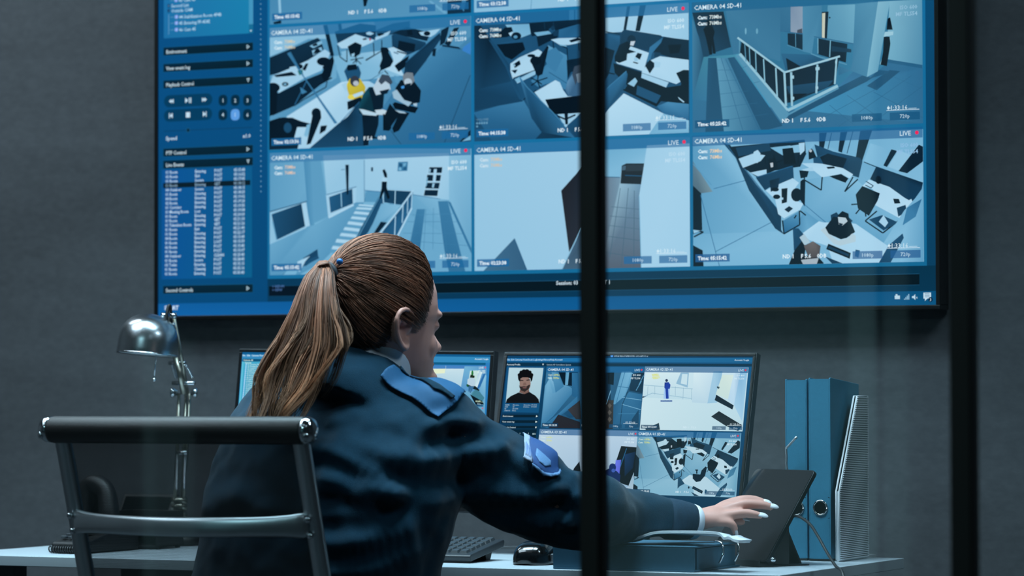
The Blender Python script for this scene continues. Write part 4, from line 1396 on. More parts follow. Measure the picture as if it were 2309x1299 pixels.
VL, VR = (540, 780, .10774), (940, 780, .15397)
def draw_mid(c, q):
    x0, y0, x1, y1 = q
    c.rect(x0, y0, x1, y1, [(44, 124, 176), (40, 116, 172), (46, 128, 190), (44, 124, 180)])
    c.view(*VR)
    yT = c.loc(700, 160)[1]
    c.rect(x0, yT, x1, y1, (20, 96, 146)); 
    yA = c.loc(700, 245)[1]; yB = c.loc(700, 280)[1]
    c.rect(x0, yA, x1, yT, (56, 140, 190)); c.rect(x0+.004, yB, x1-.01, yA, (18, 92, 132))
    c.text(*c.loc(1048, 193), 'Account / Login', .0034, (220, 238, 246), 'RIGHT', .03)
    c.art('''
.6|.7|.6|.55 -900,292 1022,290 975,1500 -1000,1500
80/140/200|70/128/190 -900,285 1022,290 1020,335 -900,335
222/238/236|206/226/234|170/204/222 -200,335 695,335 650,700 200,640 -200,600
236/240/206 230,340 420,335 410,400 250,410
l 190/214/224 5 425,290 425,390
120/180/214|90/150/200 700,300 1020,300 990,700 640,640
214/234/226|196/222/222 780,365 920,360 850,610 750,560
176/206/226|220/236/240 905,380 960,385 880,630 850,610
46/110/170 980,410 1015,420 930,600 890,640 880,620
150/200/226|110/170/206 1005,420 1022,440 990,770 910,650
28/50/50|20/36/40 730,560 860,590 920,650 900,670 850,640 740,600
96/160/176|70/130/150 800,690 860,640 910,660 990,760 960,820 800,740
14/28/36 780,710 960,810 985,860 860,860
e 40/120/60 815,400 16,40
30/44/34 790,420 850,440 845,470 775,470
206/222/230|190/210/224 745,490 785,465 850,475 862,520 850,590 800,590 740,560
24/90/50 730,560 760,575 755,600 728,590
60/110/150 760,590 840,595 790,690 775,690 795,620 770,680 758,670
30/80/120 865,860 975,870 975,890 865,890
l 200/225/190 5 870,815 975,825
''')
    c.text(*c.loc(980, 320), 'LIVE', .0042, (226, 240, 246), 'RIGHT', .02); c.lell(*c.loc(1005, 318), .0016, (210, 90, 130))
    c.text(*c.loc(1005, 367), 'ISO 800', .0033, (230, 244, 240), 'RIGHT', .03); c.text(*c.loc(1005, 392), 'MF TLS54', .0033, (230, 244, 240), 'RIGHT', .03)
    c.text(*c.loc(935, 812), '01:33', .0036, (226, 240, 210), 'RIGHT', .03); c.text(*c.loc(940, 850), '720p', .0030, (200, 222, 236), 'RIGHT')
    c.lell(*c.loc(965, 915), .0016, (210, 90, 130))
    c.view(*VL)
    for x, s in zip((70, 160, 260, 425, 530, 640), 'File,Edit,Cameras,View,Check Log,Settings'.split(',')): c.text(*c.loc(x, 200), s, .0036, (214, 236, 246), 'LEFT', .03)
    c.art('''
18/84/120 75,270 900,290 900,330 72,325
74/176/208|70/164/200|40/120/160|60/160/200 60,330 900,330 800,1500 -20,1400
100/196/220 60,330 95,330 20,1400 -20,1400
''')
    c.text(*c.loc(88, 298), 'Cameras All', .0034, (220, 244, 236), 'LEFT', .03)
    c.text(*c.loc(120, 352), 'First List', .0032, (216, 240, 220), 'LEFT', .03)
    for i in range(22):
        X, Y = c.loc(135-i*3.4, 385+i*39.5)
        c.rect(X, Y-.0016, X+.0028, Y+.0016, (180, 220, 250)); c.text(X+.005, Y, '%02d %s' % (i+1, ('Corridor Main', 'Meeting Room', 'Outdoor Gate', 'Hall Room Two', 'Entering FF')[i % 5]), .0031, (206, 236, 232), 'LEFT', .03)
monitor(7, .0165, (812, 1160), -.48, (541, 1114), 790, 1146, 'desk monitor largely hidden behind the seated guard', draw_mid)
# ------------------------------------------------------------------ lights: ceiling strips, downlights, corridor, added fill for wall and right side
def area(name, loc, sx, sy, power, rgb, rot=(0, 0, 0), spread=180):
    l = D.lights.new(name, 'AREA'); l.shape = 'RECTANGLE'; l.size = sx; l.size_y = sy; l.energy = power
    l.color = lin(rgb); l.spread = math.radians(spread)
    o = D.objects.new(name, l); o.location = loc; o.rotation_euler = rot; COL.objects.link(o); return o
for i in range(4):
    area('ceiling_strip_light', (-.75, -2.05+.28*i, 2.86), 1.3, .07, 11, (214, 234, 246))
area('added_wall_fill', (-1.3, -.5, 2.86), 1.2, .08, 15, (222, 232, 240))  # lamp added to brighten the upper left wall
for x in (.15, 1.15):
    area('desk_downlight', (x, -1.12, 2.86), .8, .45, 21, (200, 232, 246), spread=88)
area('ceiling_strip_light', (2.9, -1.3, 2.86), .9, .12, 26, (200, 226, 240))  # lamp added to brighten the right side and the ribbed holder
area('corridor_light', (.6, -5.6, 2.86), 1.2, .3, 45, (184, 226, 232))

# ------------------------------------------------------------------ desk lamp
M_BRUSH = mat('brushed_steel', (178, 182, 186), .26, 1, var=.06, scale=60, stretch=(1, 1, 12), aniso=.4)
M_CHROME = mat('polished_aluminium', (205, 210, 214), .12, 1, var=.03)
M_NICKEL = mat('satin_nickel', (170, 165, 152), .3, 1, var=.06)
M_RAIL0 = mat('satin_wire', (214, 220, 224), .35, .9, var=.04)
M_BLACK = mat('black_plastic', (13, 14, 16), .5, var=.15)
M_LAMPIN = mat('white_enamel', (220, 224, 226), .4, var=.02)
YL = -.42
lx = at(404, 1200, YL).x
lamp = empty('desk_lamp', (lx, YL, ZD), 'brushed steel desk lamp with a dome shade and sprung arm', 'lamp')
MB().lathe([(.053, .0005), (.056, .004), (.054, .018), (.02, .026), (.017, .03)], (lx, YL, ZD), seg=40).build('base', M_BLACK, lamp)
m = MB()
jB = at(404, 1166, YL); jA = at(415, 887, YL); jC = at(386, 716, YL-.05)
m.tube([(lx, YL, ZD+.028), (lx, YL, jB.z)], .008, 12)
for yy in (1130, 1143, 1163): q = at(404, yy, YL); m.lathe([(.004, -.016), (.008, -.016), (.009, -.006), (.009, .006), (.008, .016), (.004, .016)], q, CR, 16)
m.build('post', M_NICKEL, lamp)
m = MB()
for dx in (-.0095, .0105):
    for y2 in (-.006,):
        m.tube([jB+CR*dx*.8+Vector((0, y2, 0)), (jB+jA)/2+CR*dx, jA+CR*dx*1.1], .0036, 8)
m.tube([jB+CR*.004, jA+CR*.004], .003, 8)
m.build('lower_arm', M_NICKEL, lamp)
def spring(p, q, r, turns):
    p, q = Vector(p), Vector(q); ax = (q-p).normalized(); a = ax.orthogonal().normalized(); b_ = ax.cross(a)
    n = turns*8
    return [p+(q-p)*(i/n)+(a*math.cos(2*PI*i/8)+b_*math.sin(2*PI*i/8))*r for i in range(n+1)]
for x0_, x1_ in ((398, 400), (415, 418)): MB().tube(spring(at(x0_, 1104, YL-.008), at(x1_, 1024, YL-.008), .0034, 26), .0011, 5).build('tension_spring', M_CHROME, lamp)
for a, b_ in (((388, 822), (397, 853)), ((417, 822), (433, 852))): MB().tube(spring(at(*a, YL-.02), at(*b_, YL-.012), .0032, 12), .001, 5).build('tension_spring', M_CHROME, lamp)
for a, b_, y in ((382, 418, 819), (389, 439, 864), (398, 422, 1021)): MB().tube([at(a, y, YL-.012), at(b_, y, YL-.012)], .0045, 10).build('cross_rod', M_CHROME, lamp)
m = MB()
m.tube([at(396, 806, YL-.03), at(417, 888, YL-.012)], .006, 8, flat=.4)
m.tube([jA+CR*.008, jC+CR*.006], .0036, 8); m.tube([jA-CR*.004, jC-CR*.004], .0032, 8)
m.build('upper_arm', M_NICKEL, lamp)
for px in (394, 436):
    q = at(px, 886, YL-.006); d = CR*(1 if px > 410 else -1)
    MB().lathe([(.003, -.006), (.006, -.006), (.0065, -.002), (.009, .0), (.0105, .004), (.009, .008), (.004, .0095)], q, d, 16).build('joint_knob', M_CHROME, lamp)
m = MB()
for px in (371, 391): m.lathe([(.003, -.007), (.0065, -.007), (.0065, .007), (.003, .007)], at(px, 712, YL-.06), CR, 14)
m.tube([at(388, 728, YL-.055), at(391, 742, YL-.05)], .006, 8)
m.build('shade_bracket', M_CHROME, lamp)
MB().tube(smooth_path([at(378, 740, YL-.07), at(376, 716, YL-.075), at(379, 694, YL-.07), at(383, 690, YL-.065), at(385, 708, YL-.06), at(386, 735, YL-.05)], 6), .0036, 8).build('power_cord', M_BLACK, lamp)
ax = (CU+CR*.088+CF*.07).normalized()
rc = at(331.5, 799, YL-.09)
R_ = 71.5/1138
prof = [(R_, 0), (R_*1.005, .002), (R_*.995, .012), (R_*.985, .026), (R_*.955, .040), (R_*.88, .054), (R_*.76, .065), (R_*.6, .0735), (R_*.4, .0795), (R_*.2, .0825), (.0015, .0833)]
sh = MB().lathe(prof, rc, ax, 64, cap=False).build('lamp_shade', M_BRUSH, lamp)
inner = [(R_*.995, .0005)]+[(r*.965, h*.97) for r, h in prof[1:]]
MB().lathe(inner, rc, ax, 64, cap=False).build('shade_lining', M_LAMPIN, sh)
MB().lathe([(R_*.985, -.001), (R_*1.012, -.0012), (R_*1.014, .002), (R_*.99, .0025)], rc, ax, 64, cap=False).build('shade_rim', M_CHROME, sh)
MB().ball(rc+ax*.045, .02, 16).lathe([(.012, .05), (.014, .08)], rc, ax, 16).build('bulb', M_LAMPIN, lamp)
p0, p1 = at(351, 800, YL-.12), at(347.5, 853, YL-.12)
ch = MB().tube([p0, p1], .0009, 6).tube([p0+CR*.002, p1+CR*.0005], .0006, 6)
ch.ball(p1-CU*.003, .0042, 12)
ch.build('pull_chain', M_CHROME, lamp)

# ------------------------------------------------------------------ telephone and tray on the left of the desk
YP = -.72
px_, pz = at(212, 1240, YP).x, ZD
tel = empty('desk_telephone', (px_, YP, ZD), 'black desk telephone with raised handset and coiled cord', 'telephone')
s0, s1 = at(172, 1235, YP).x, at(252, 1235, YP).x
MB().prism([(s0, YP-.09, ZD+.001), (s0, YP+.10, ZD+.001), (s0, YP+.10, ZD+.062), (s0, YP-.09, ZD+.022)], (s1-s0, 0, 0)).build('base', M_BLACK, tel, bevel=.006)
hs = [at(184, 1186, YP+.02), at(188, 1130, YP+.03), at(202, 1096, YP+.035), at(222, 1094, YP+.035), at(240, 1112, YP+.03), at(246, 1160, YP+.02), at(247, 1190, YP+.02)]
MB().tube(smooth_path(hs, 6), lerp_list([.020, .021, .019, .02, .019, .021, .022], 37), 12).build('handset', M_BLACK, tel)
MB().prism([at(x, y, YP+.045) for x, y in ((180, 1190), (186, 1116), (200, 1100), (226, 1098), (241, 1112), (250, 1190))], (0, .03, 0)).build('handset_cradle', M_BLACK, tel, bevel=.005)
kp = MB()
for i in range(3):
    for j in range(4):
        x = s0+.014+i*.017; y = YP-.075+j*.018
        kp.box((x, y, ZD+.026+(y-YP+.09)*.21), (x+.012, y+.011, ZD+.031+(y-YP+.09)*.21))
kp.build('keypad', mat('dark_grey_keys', (52, 56, 60), .5), tel, bevel=.001)
cz = ZD+.0085
cpts = spring((s0+.004, YP-.0975, cz), (s1-.004, YP-.0975, cz), .006, 14)
MB().tube(cpts, .0016, 5).build('coiled_cord', M_BLACK, tel)
# dark document tray behind the telephone
YT = -.55
tr = empty('document_tray', (at(320, 1200, YT).x, YT, ZD), 'low dark two-level document tray behind the chair back', 'tray')
a, b_ = at(268, 1200, YT).x, at(384, 1200, YT).x
for k, z in enumerate((ZD+.004, ZD+.05)):
    MB().box((a, YT-.05, z), (b_, YT+.05, z+.004)).box((a, YT-.05, z), (a+.004, YT+.05, z+.026)).box((b_-.004, YT-.05, z), (b_, YT+.05, z+.026)).box((a, YT+.046, z), (b_, YT+.05, z+.026)).build('tray_shelf', M_BLACK, tr, bevel=.001)
for xx in (a+.002, b_-.008):
    for yy in (YT-.045, YT+.03): MB().box((xx, yy, ZD+.0005), (xx+.006, yy+.01, ZD+.06)).build('tray_post', M_BLACK, tr)
# dark calculator-like device leaning at the back
YD = -.335
q0, q1 = at(268, 1150, YD), at(386, 1150, YD)
dv = empty('desk_display_unit', ((q0.x+q1.x)/2, YD, ZD), 'dark low display unit at the back of the desk by the lamp', 'device')
ztop = at(300, 1114, YD).z
MB().prism([(q0.x, YD-.03, ZD+.02), (q0.x, YD+.02, ztop), (q0.x, YD+.035, ztop), (q0.x, YD+.0, ZD+.02)], (q1.x-q0.x, 0, 0)).build('housing', M_BLACK, dv, bevel=.003)
MB().box((q0.x+.02, YD-.022, ZD+.0005), (q1.x-.02, YD+.034, ZD+.022)).build('foot', M_BLACK, dv, bevel=.003)
nx = Vector((0, -(ztop-ZD-.02), .05)).normalized()
w_ = q1.x-q0.x
pl = lambda u, v: Vector((q0.x+w_*u, YD-.03+.05*v, ZD+.02+(ztop-ZD-.02)*v))+nx*.0012
MB().add([pl(.06, .14), pl(.94, .14), pl(.94, .92), pl(.06, .92)], [(0, 1, 2, 3)]).build('glass_face', mat('dark_glass', (8, 12, 14), .1, var=.05), dv)

# ------------------------------------------------------------------ keyboard and mouse
M_KEY = mat('charcoal_keys', (46, 52, 56), .5, var=.1)
M_KB = mat('charcoal_keyboard_case', (30, 34, 38), .45, var=.1)
kf, kb_ = -.80, -.665                       # front and back edge of the keyboard
kx1 = at(1062, 1255, kf).x; kx0 = kx1-.445
kb = empty('keyboard', ((kx0+kx1)/2, (kf+kb_)/2, ZD), 'charcoal keyboard tilted up on its feet beside the mouse', 'keyboard')
zf, zb = ZD+.012, ZD+.036
MB().prism([(kx0, kf, zf-.009), (kx0, kf-.004, zf), (kx0, kf, zf+.004), (kx0, kb_, zb+.003), (kx0, kb_+.004, zb-.002), (kx0, kb_, zb-.012)], (kx1-kx0, 0, 0)).build('case', M_KB, kb, bevel=.002)
for xx in (kx0+.02, kx1-.05): MB().prism([(xx, kb_-.035, ZD+.0005), (xx, kb_-.018, ZD+.0005), (xx, kb_-.006, zb-.012), (xx, kb_-.04, zb-.016)], (.03, 0, 0)).build('foot', M_BLACK, kb)
m = MB()
for r in range(6):
    y0_ = kf+.012+r*.0198; n = 22; w_ = (kx1-kx0-.024)/n
    for i in range(n):
        x = kx0+.012+i*w_
        if r == 0 and 4 < i < 10: continue
        zz = zf+.003+(y0_-kf)/(kb_-kf)*(zb-zf)
        dz = .0165/(kb_-kf)*(zb-zf)
        wd = w_-.0028
        e = .0022
        m.add([(x, y0_, zz), (x+wd, y0_, zz), (x+wd, y0_+.0165, zz+dz), (x, y0_+.0165, zz+dz), (x+e, y0_+e, zz+.0055), (x+wd-e, y0_+e, zz+.0055), (x+wd-e, y0_+.0165-e*.4, zz+dz+.0052), (x+e, y0_+.0165-e*.4, zz+dz+.0052)],
              [(4, 5, 6, 7), (0, 1, 5, 4), (1, 2, 6, 5), (2, 3, 7, 6), (3, 0, 4, 7)], 0, False)
m.box((kx0+.012+5*((kx1-kx0-.024)/22), kf+.012, zf+.004), (kx0+.012+10*((kx1-kx0-.024)/22)-.003, kf+.0285, zf+.0105))
m.build('keys', M_KEY, kb)
YM = -.80
mx0, mx1 = at(1155, 1265, YM).x, at(1236, 1265, YM).x
mc = Vector(((mx0+mx1)/2, YM+.03, ZD+.001)); hw = (mx1-mx0)/2
mo = empty('mouse', mc, 'glossy black computer mouse near the desk edge', 'mouse')
rings = []
for k in range(10):
    v = k/9; yy = -.055+.11*v
    ww = hw*(1-abs(2*v-1)**3*.35)*(1.0 if 0 < k < 9 else .72); hh = (.012+.032*math.sin(PI*min(1, v*.86+.12))**.8)*(1 if 0 < k < 9 else .6)
    rings.append([mc+Vector((ww*math.copysign(abs(math.cos(t))**.6, math.cos(t)), yy, max(0, hh*math.copysign(abs(math.sin(t))**.75, math.sin(t))))) for t in [2*PI*i/24 for i in range(24)]])
MB().loft(rings).build('shell', mat('glossy_black', (10, 12, 13), .16, var=.05, coat=.5), mo, sub=1)
MB().tube([mc+Vector((0, .028+.018*math.cos(t), .024+.014*math.sin(t))) for t in [PI*i/10 for i in range(11)]], .004, 10).build('scroll_wheel', M_BLACK, mo)
MB().box(mc+Vector((hw-.002, -.02, .006)), mc+Vector((hw+.006, .02, .02))).build('side_grip', M_TRIM, mo, bevel=.003)

# ------------------------------------------------------------------ lying ring binder with papers
M_FILE = mat('blue_grey_file_card', (50, 126, 156), .62, var=.08, scale=120, bump=.12, bscale=900)
M_FILED = mat('dark_blue_file_card', (38, 84, 106), .62, var=.08, scale=120, bump=.12, bscale=900)
M_PAPER = mat('white_paper', (206, 214, 222), .8, var=.03)
M_DARKIN = mat('black_file_lining', (14, 16, 18), .8)
YB = -.905
bx0, bx1 = at(1247, 1280, YB).x, at(1566, 1284, YB).x
bzt = at(1566, 1233, YB).z
bd = empty('lying_binder', ((bx0+bx1)/2, YB+.12, ZD), 'blue grey ring binder lying flat at the desk edge under papers', 'binder')
by1 = YB+.205
MB().box((bx0, YB, ZD+.0006), (bx1, by1, ZD+.004)).build('bottom_cover', M_FILED, bd, bevel=.0006)
MB().box((bx0, YB, ZD+.004), (bx1, YB+.003, bzt-.003)).build('spine', M_FILED, bd, bevel=.0006)
MB().box((bx0, YB, bzt-.003), (bx1, by1, bzt)).build('top_cover', M_FILED, bd, bevel=.0006)
MB().box((bx0+.008, YB+.02, ZD+.004), (bx1-.004, by1-.012, bzt-.005)).build('paper_block', M_FILED, bd)
for px, py in ((1600, 1254), (1637, 1247)):
    q = at(px, py, YB+.10 if px < 1620 else YB+.17)
    xq = bx1+.002
    pts = [(xq+.004, q.y-.004, ZD+.012), (xq+.01, q.y, ZD+.03), (xq+.004, q.y+.006, ZD+.047), (xq-.012, q.y+.012, ZD+.05)]
    MB().tube(smooth_path(pts, 6), .0022, 8).build('ring', M_CHROME, bd)
# papers lying open on the binder: a bent wad with a curled corner
pp = empty('paper_wad', ((bx0+bx1)/2+.06, YB+.12, bzt), 'wad of white papers bent and curled on the lying binder', 'papers')
prof = [(1372, 1224), (1420, 1217), (1450, 1208), (1482, 1198), (1530, 1196), (1600, 1197), (1628, 1200), (1640, 1210), (1652, 1208), (1664, 1214), (1680, 1217)]
def sheet(dz, shrink, depth):
    P = [at(px, py, YB+.03) for px, py in prof]
    P = smooth_path(P, 5)
    n = len(P); r1, r2 = [], []
    for i, p in enumerate(P):
        t = i/(n-1)
        z = max(p.z-dz, bzt+.0035)
        r1.append((p.x, YB+.012+.02*math.sin(t*4)*.3+.0*t, z)); r2.append((p.x-.01, YB+depth, max(bzt+.0035+.0, z-.004+.003*math.sin(9*t))))
    return r1, r2, n
for k in range(3):
    r1, r2, n = sheet(.00175*k, 0, .085-.004*k)
    m = MB(); th = .0016
    vs = r1+r2+[(x, y, z-th) for x, y, z in r1]+[(x, y, z-th) for x, y, z in r2]
    fs = []
    for i in range(n-1):
        fs += [(i, i+1, n+i+1, n+i), (2*n+i+1, 2*n+i, 3*n+i, 3*n+i+1), (i+1, i, 2*n+i, 2*n+i+1), (n+i, n+i+1, 3*n+i+1, 3*n+i)]
    fs += [(0, n, 3*n, 2*n), (n-1, 2*n-1+0, 4*n-1, 3*n-1)]
    m.add(vs, fs); m.build('sheet', M_PAPER, pp)

# ------------------------------------------------------------------ tablet on its stand
M_TABG = mat('tablet_glass', (20, 23, 26), .06, var=.05, spec=.8, coat=.6)
M_TABE = mat('tablet_edge_metal', (46, 50, 54), .35, .8)
YTB = -.695
brp = at(1727, 1268, YTB)
Xa = Vector((.85, -.5268, 0)).normalized()
trp = onplane(1838, 1060, brp, Xa)          # top right corner straight behind the lower right one
Ya = (trp-brp); Lh = Ya.length; Ya.normalize()
TM = frame_M(brp, Xa, Ya); TI = TM.inverted()
tl_ = TI @ onplane(1704, 1056, brp, Vector(TM.col[2][:3]))
tw = abs(tl_.x)
tb = empty('tablet', (brp.x-tw/2, YTB, ZD), 'dark tablet leaning back on a stand where the hand reaches', 'tablet')
def rrect(x0, y0, x1, y1, r, z):
    P = []
    for cx_, cy_, a in ((x1-r, y1-r, 0), (x0+r, y1-r, 90), (x0+r, y0+r, 180), (x1-r, y0+r, 270)):
        for i in range(6):
            t = math.radians(a+i*18); P.append(TM @ Vector((cx_+r*math.cos(t), cy_+r*math.sin(t), z)))
    return P
MB().prism(rrect(-tw, .001, 0, Lh, .009, -.0085), TM.to_3x3() @ Vector((0, 0, .008))).build('body', M_TABE, tb, bevel=.0012)
MB().prism(rrect(-tw+.002, .003, -.002, Lh-.002, .008, -.0006), TM.to_3x3() @ Vector((0, 0, .001))).build('glass_screen', M_TABG, tb)
ts = empty('tablet_stand', (TM @ Vector((-tw*.5, Lh*.3, -.05))).xy.to_3d()+Vector((0, 0, ZD)), 'black stand propping the tablet before the blue box files', 'stand')
bk = Vector(TM.col[2][:3])*-1; bh = Vector((bk.x, bk.y, 0)).normalized()
pa, pb = TM @ Vector((-tw*.72, Lh*.55, -.0105)), TM @ Vector((-tw*.28, Lh*.55, -.0105))
def foot_of(p, d): q = p+bh*d; return Vector((q.x, q.y, ZD+.001))
MB().prism([pa, pb, foot_of(pb, .045), foot_of(pa, .045)], bh*.004).build('prop_plate', M_BLACK, ts, bevel=.0008)
l0, l1 = TM @ Vector((-tw*.98, 0, 0)), TM @ Vector((-tw*.02, 0, 0))
m = MB()
for d0, d1, z in ((-.014, -.010, .012), (-.010, .10, .0022)):
    q = [Vector((p.x, p.y, ZD+.0005))+bh*d for p, d in ((l0, d0), (l1, d0), (l1, d1), (l0, d1))]
    m.prism(q, (0, 0, z))
m.build('foot_plate', M_BLACK, ts, bevel=.0006)
sp0, sp1 = at(1745, 1262, YTB+.03), at(1778, 1262, YTB+.045)
zt = at(1770, 1178, YTB+.04).z
MB().prism([(sp0.x, sp0.y, ZD+.003), (sp1.x, sp1.y, ZD+.003), (sp1.x, sp1.y, zt), (sp1.x-.004, sp1.y, zt), (sp0.x, sp0.y, zt-.045)], (0, .004, 0)).build('side_plate', M_BLACK, ts, bevel=.001)
MB().ball(at(1743, 1262, YTB-.004), .0055, 12, sc=(1, 1, .9)).build('chrome_foot', M_CHROME, ts)
cpt = [at(1788, 1165, YTB+.068), at(1796, 1163, YTB+.045), at(1808, 1168, YTB+.01), at(1828, 1184, YTB-.02), at(1846, 1212, YTB-.06), at(1866, 1248, YTB-.10), at(1884, 1276, YTB-.14), at(1903, 1305, YTB-.19)]
last = cpt[-1]
cpt += [Vector((last.x+.02, last.y-.03, ZD-.12)), Vector((last.x+.025, last.y-.02, .3)), Vector((last.x+.02, last.y+.05, .01))]
tag(MB().tube(smooth_path(cpt, 6), .0026, 8).build('charging_cable', M_BLACK), 'thin black cable running from the tablet over the desk edge', 'cable')

# ------------------------------------------------------------------ upright files on the right of the desk
def box_file(x0p, x1p, ytop, Y, depth, drop, label, ring):
    a, b_ = at(x0p, 1260, Y).x, at(x1p, 1260, Y).x
    zt_ = at(x0p, ytop, Y).z
    e = empty('box_file', ((a+b_)/2, Y+depth/2, ZD), label, 'file box', 'blue box files')
    t = .0028
    side = lambda x: [(x, Y, ZD+.004), (x, Y+depth, ZD+.004), (x, Y+depth, zt_-drop), (x, Y+.004, zt_), (x, Y, zt_-.001)]
    MB().prism(side(a), (t, 0, 0)).build('side_cover', M_FILE, e, bevel=.0006)
    MB().prism(side(b_-t), (t, 0, 0)).build('side_cover', M_FILE, e, bevel=.0006)
    sp = MB()
    # spine with a round finger hole: quad ring around the hole
    hx, hz, hr = (a+b_)/2+.001, at((x0p+x1p)/2, 1145, Y).z, .0132
    n = 32
    outer = []
    X0, X1, Z0, Z1 = a+t, b_-t, ZD+.004, zt_-.002
    for i in range(n):
        th = 2*PI*i/n; c, s = math.cos(th), math.sin(th)
        k = min((X1-hx)/c if c > 1e-6 else ((X0-hx)/c if c < -1e-6 else 1e9), (.02)/abs(s) if abs(s) > 1e-6 else 1e9)
        outer.append((hx+c*k, hz+s*k))
    inn = [(hx+hr*math.cos(2*PI*i/n), hz+hr*math.sin(2*PI*i/n)) for i in range(n)]
    vs = []; 
    for yy in (Y, Y+t): vs += [(x, yy, z) for x, z in outer]+[(x, yy, z) for x, z in inn]
    fs = []
    for i in range(n):
        j = (i+1) % n
        fs += [(i, j, n+j, n+i), (2*n+j, 2*n+i, 3*n+i, 3*n+j), (n+i, n+j, 3*n+j, 3*n+i)]
    sp.add(vs, fs, 0, False)
    sp.box((X0, Y, Z0), (X1, Y+t, hz-.02)).box((X0, Y, hz+.02), (X1, Y+t, Z1))
    sp.build('spine', M_FILE, e)
    MB().tube([(hx+hr*math.cos(2*PI*i/24), Y-.0005, hz+hr*math.sin(2*PI*i/24)) for i in range(25)], .0018, 8).build('finger_ring', M_CHROME, e)
    MB().box((a+t+.001, Y+.008, ZD+.006), (b_-t-.001, Y+depth-.004, zt_-drop-.004)).build('dark_contents', M_DARKIN, e)
    MB().box((a, Y-.002, ZD+.0005), (b_, Y+depth, ZD+.0038)).build('base_rail', M_DARKIN, e)
    return e, a, b_, zt_
YF1 = -.455
e1, a1, b1, z1 = box_file(1772, 1821, 855, YF1, .15, .004, 'blue upright box file nearer the monitor, half behind the tablet', True)
hk = [at(1776, 1062, YF1-.012), at(1773.5, 1046, YF1-.014), at(1774, 1030, YF1-.016), at(1773, 1012, YF1-.018), at(1778, 1006, YF1-.02), at(1797, 985, YF1-.022)]
hk = [at(1778, 1066, YF1-.0005)]+hk
MB().tube(smooth_path(hk, 5), .0024, 8).build('wire_lever', M_RAIL0, e1)
e2, a2, b2, z2 = box_file(1825, 1874, 852, YF1-.005, .15, .012, 'blue upright box file with chrome finger ring beside the ribbed holder', True)
# ribbed white magazine holder
M_RIB = mat('white_ribbed_plastic', (226, 230, 234), .5, var=.03)
YR = -.475
rx0 = at(1893, 1258, YR).x
hl = empty('magazine_holder', (rx0, YR+.07, ZD), 'slim white ribbed magazine holder with slanted front at the desk end', 'magazine holder')
yb_ = YR+.150
z_lo = at(1889, 1108, YR).z; z_hi = at(1953, 893, yb_).z
n = 88
rib = MB()
zs = [ZD+.004+(z_hi-ZD-.004)*i/n for i in range(n+1)]
def yfront(z): return YR if z <= z_lo else YR+(yb_-.055-YR)*(z-z_lo)/(z_hi-z_lo)
back = MB()
for x in (rx0, rx0-.006):
    back.add([(x, yfront(z), z) for z in zs]+[(x, yb_, z) for z in zs], [(i, i+1, n+2+i, n+1+i) for i in range(n)], 0, False)
back.build('holder_side', mat('dark_slotted_plastic', (58, 70, 76), .6), hl)
for i in range(n):
    z = zs[i]; z2 = z+(zs[1]-zs[0])*.5
    rib.add([(rx0+d, y, q) for d in (.0002, .003) for q in (z, z2) for y in (yfront(q)+.001, yb_-.001)], [(0, 1, 3, 2), (4, 6, 7, 5), (0, 4, 5, 1), (2, 3, 7, 6), (0, 2, 6, 4), (1, 5, 7, 3)], 0, False)
rib_o = rib.build('ribs', M_RIB, hl); rib_o['kind'] = 'stuff'
fr = MB(); path = [(ZD+.004)]+[z_lo, z_hi]
for x in (rx0, rx0-.006):
    fr.tube([(x, YR, ZD+.004), (x, YR, z_lo), (x, yb_-.055, z_hi), (x, yb_, z_hi), (x, yb_, ZD+.004), (x, YR, ZD+.004)], .0018, 6)
fr.build('edge_trim', M_RIB, hl)
MB().box((rx0-.0055, YR, ZD+.001), (rx0-.001, yb_, ZD+.005)).box((rx0-.0055, YR, ZD+.005), (rx0-.001, YR+.002, z_lo)).box((rx0-.0055, yb_-.002, ZD+.005), (rx0-.001, yb_, z_hi)).build('holder_shell', M_RIB, hl)

# ------------------------------------------------------------------ office chair
M_LEATHER = mat('black_leather', (9, 10, 11), .5, var=.12, scale=80, bump=.2, bscale=400)
def mesh_fabric():
    m, t, out = nt('black_open_mesh_fabric')
    d = t.nodes.new('ShaderNodeBsdfPrincipled'); d.inputs['Base Color'].default_value = (*lin((20, 24, 26)), 1); d.inputs['Roughness'].default_value = .7
    tr = t.nodes.new('ShaderNodeBsdfTransparent')
    tc = t.nodes.new('ShaderNodeTexCoord')
    sx = t.nodes.new('ShaderNodeSeparateXYZ'); t.links.new(tc.outputs['Object'], sx.inputs[0])
    def wv(sock, s):
        a = t.nodes.new('ShaderNodeMath'); a.operation = 'MULTIPLY'; a.inputs[1].default_value = s; t.links.new(sock, a.inputs[0])
        b = t.nodes.new('ShaderNodeMath'); b.operation = 'SINE'; t.links.new(a.outputs[0], b.inputs[0]); return b.outputs[0]
    ml = t.nodes.new('ShaderNodeMath'); ml.operation = 'ADD'
    t.links.new(wv(sx.outputs[0], 2*PI/.0026), ml.inputs[0]); t.links.new(wv(sx.outputs[2], 2*PI/.0026), ml.inputs[1])
    ma = t.nodes.new('ShaderNodeMath'); ma.operation = 'MULTIPLY_ADD'; ma.inputs[1].default_value = .13; ma.inputs[2].default_value = .76; ma.use_clamp = True
    t.links.new(ml.outputs[0], ma.inputs[0])
    mx = t.nodes.new('ShaderNodeMixShader'); t.links.new(ma.outputs[0], mx.inputs[0]); t.links.new(tr.outputs[0], mx.inputs[1]); t.links.new(d.outputs[0], mx.inputs[2])
    t.links.new(mx.outputs[0], out.inputs[0]); return m
M_MESH = mesh_fabric()
M_RAIL = mat('satin_cast_aluminium', (190, 198, 202), .3, 1, var=.04)
YC = -1.62; SL = .30
ztop = at(400, 970, YC).z
cxl, cxr = at(139, 1000, YC).x, at(676, 1005, YC).x
cxm = (cxl+cxr)/2
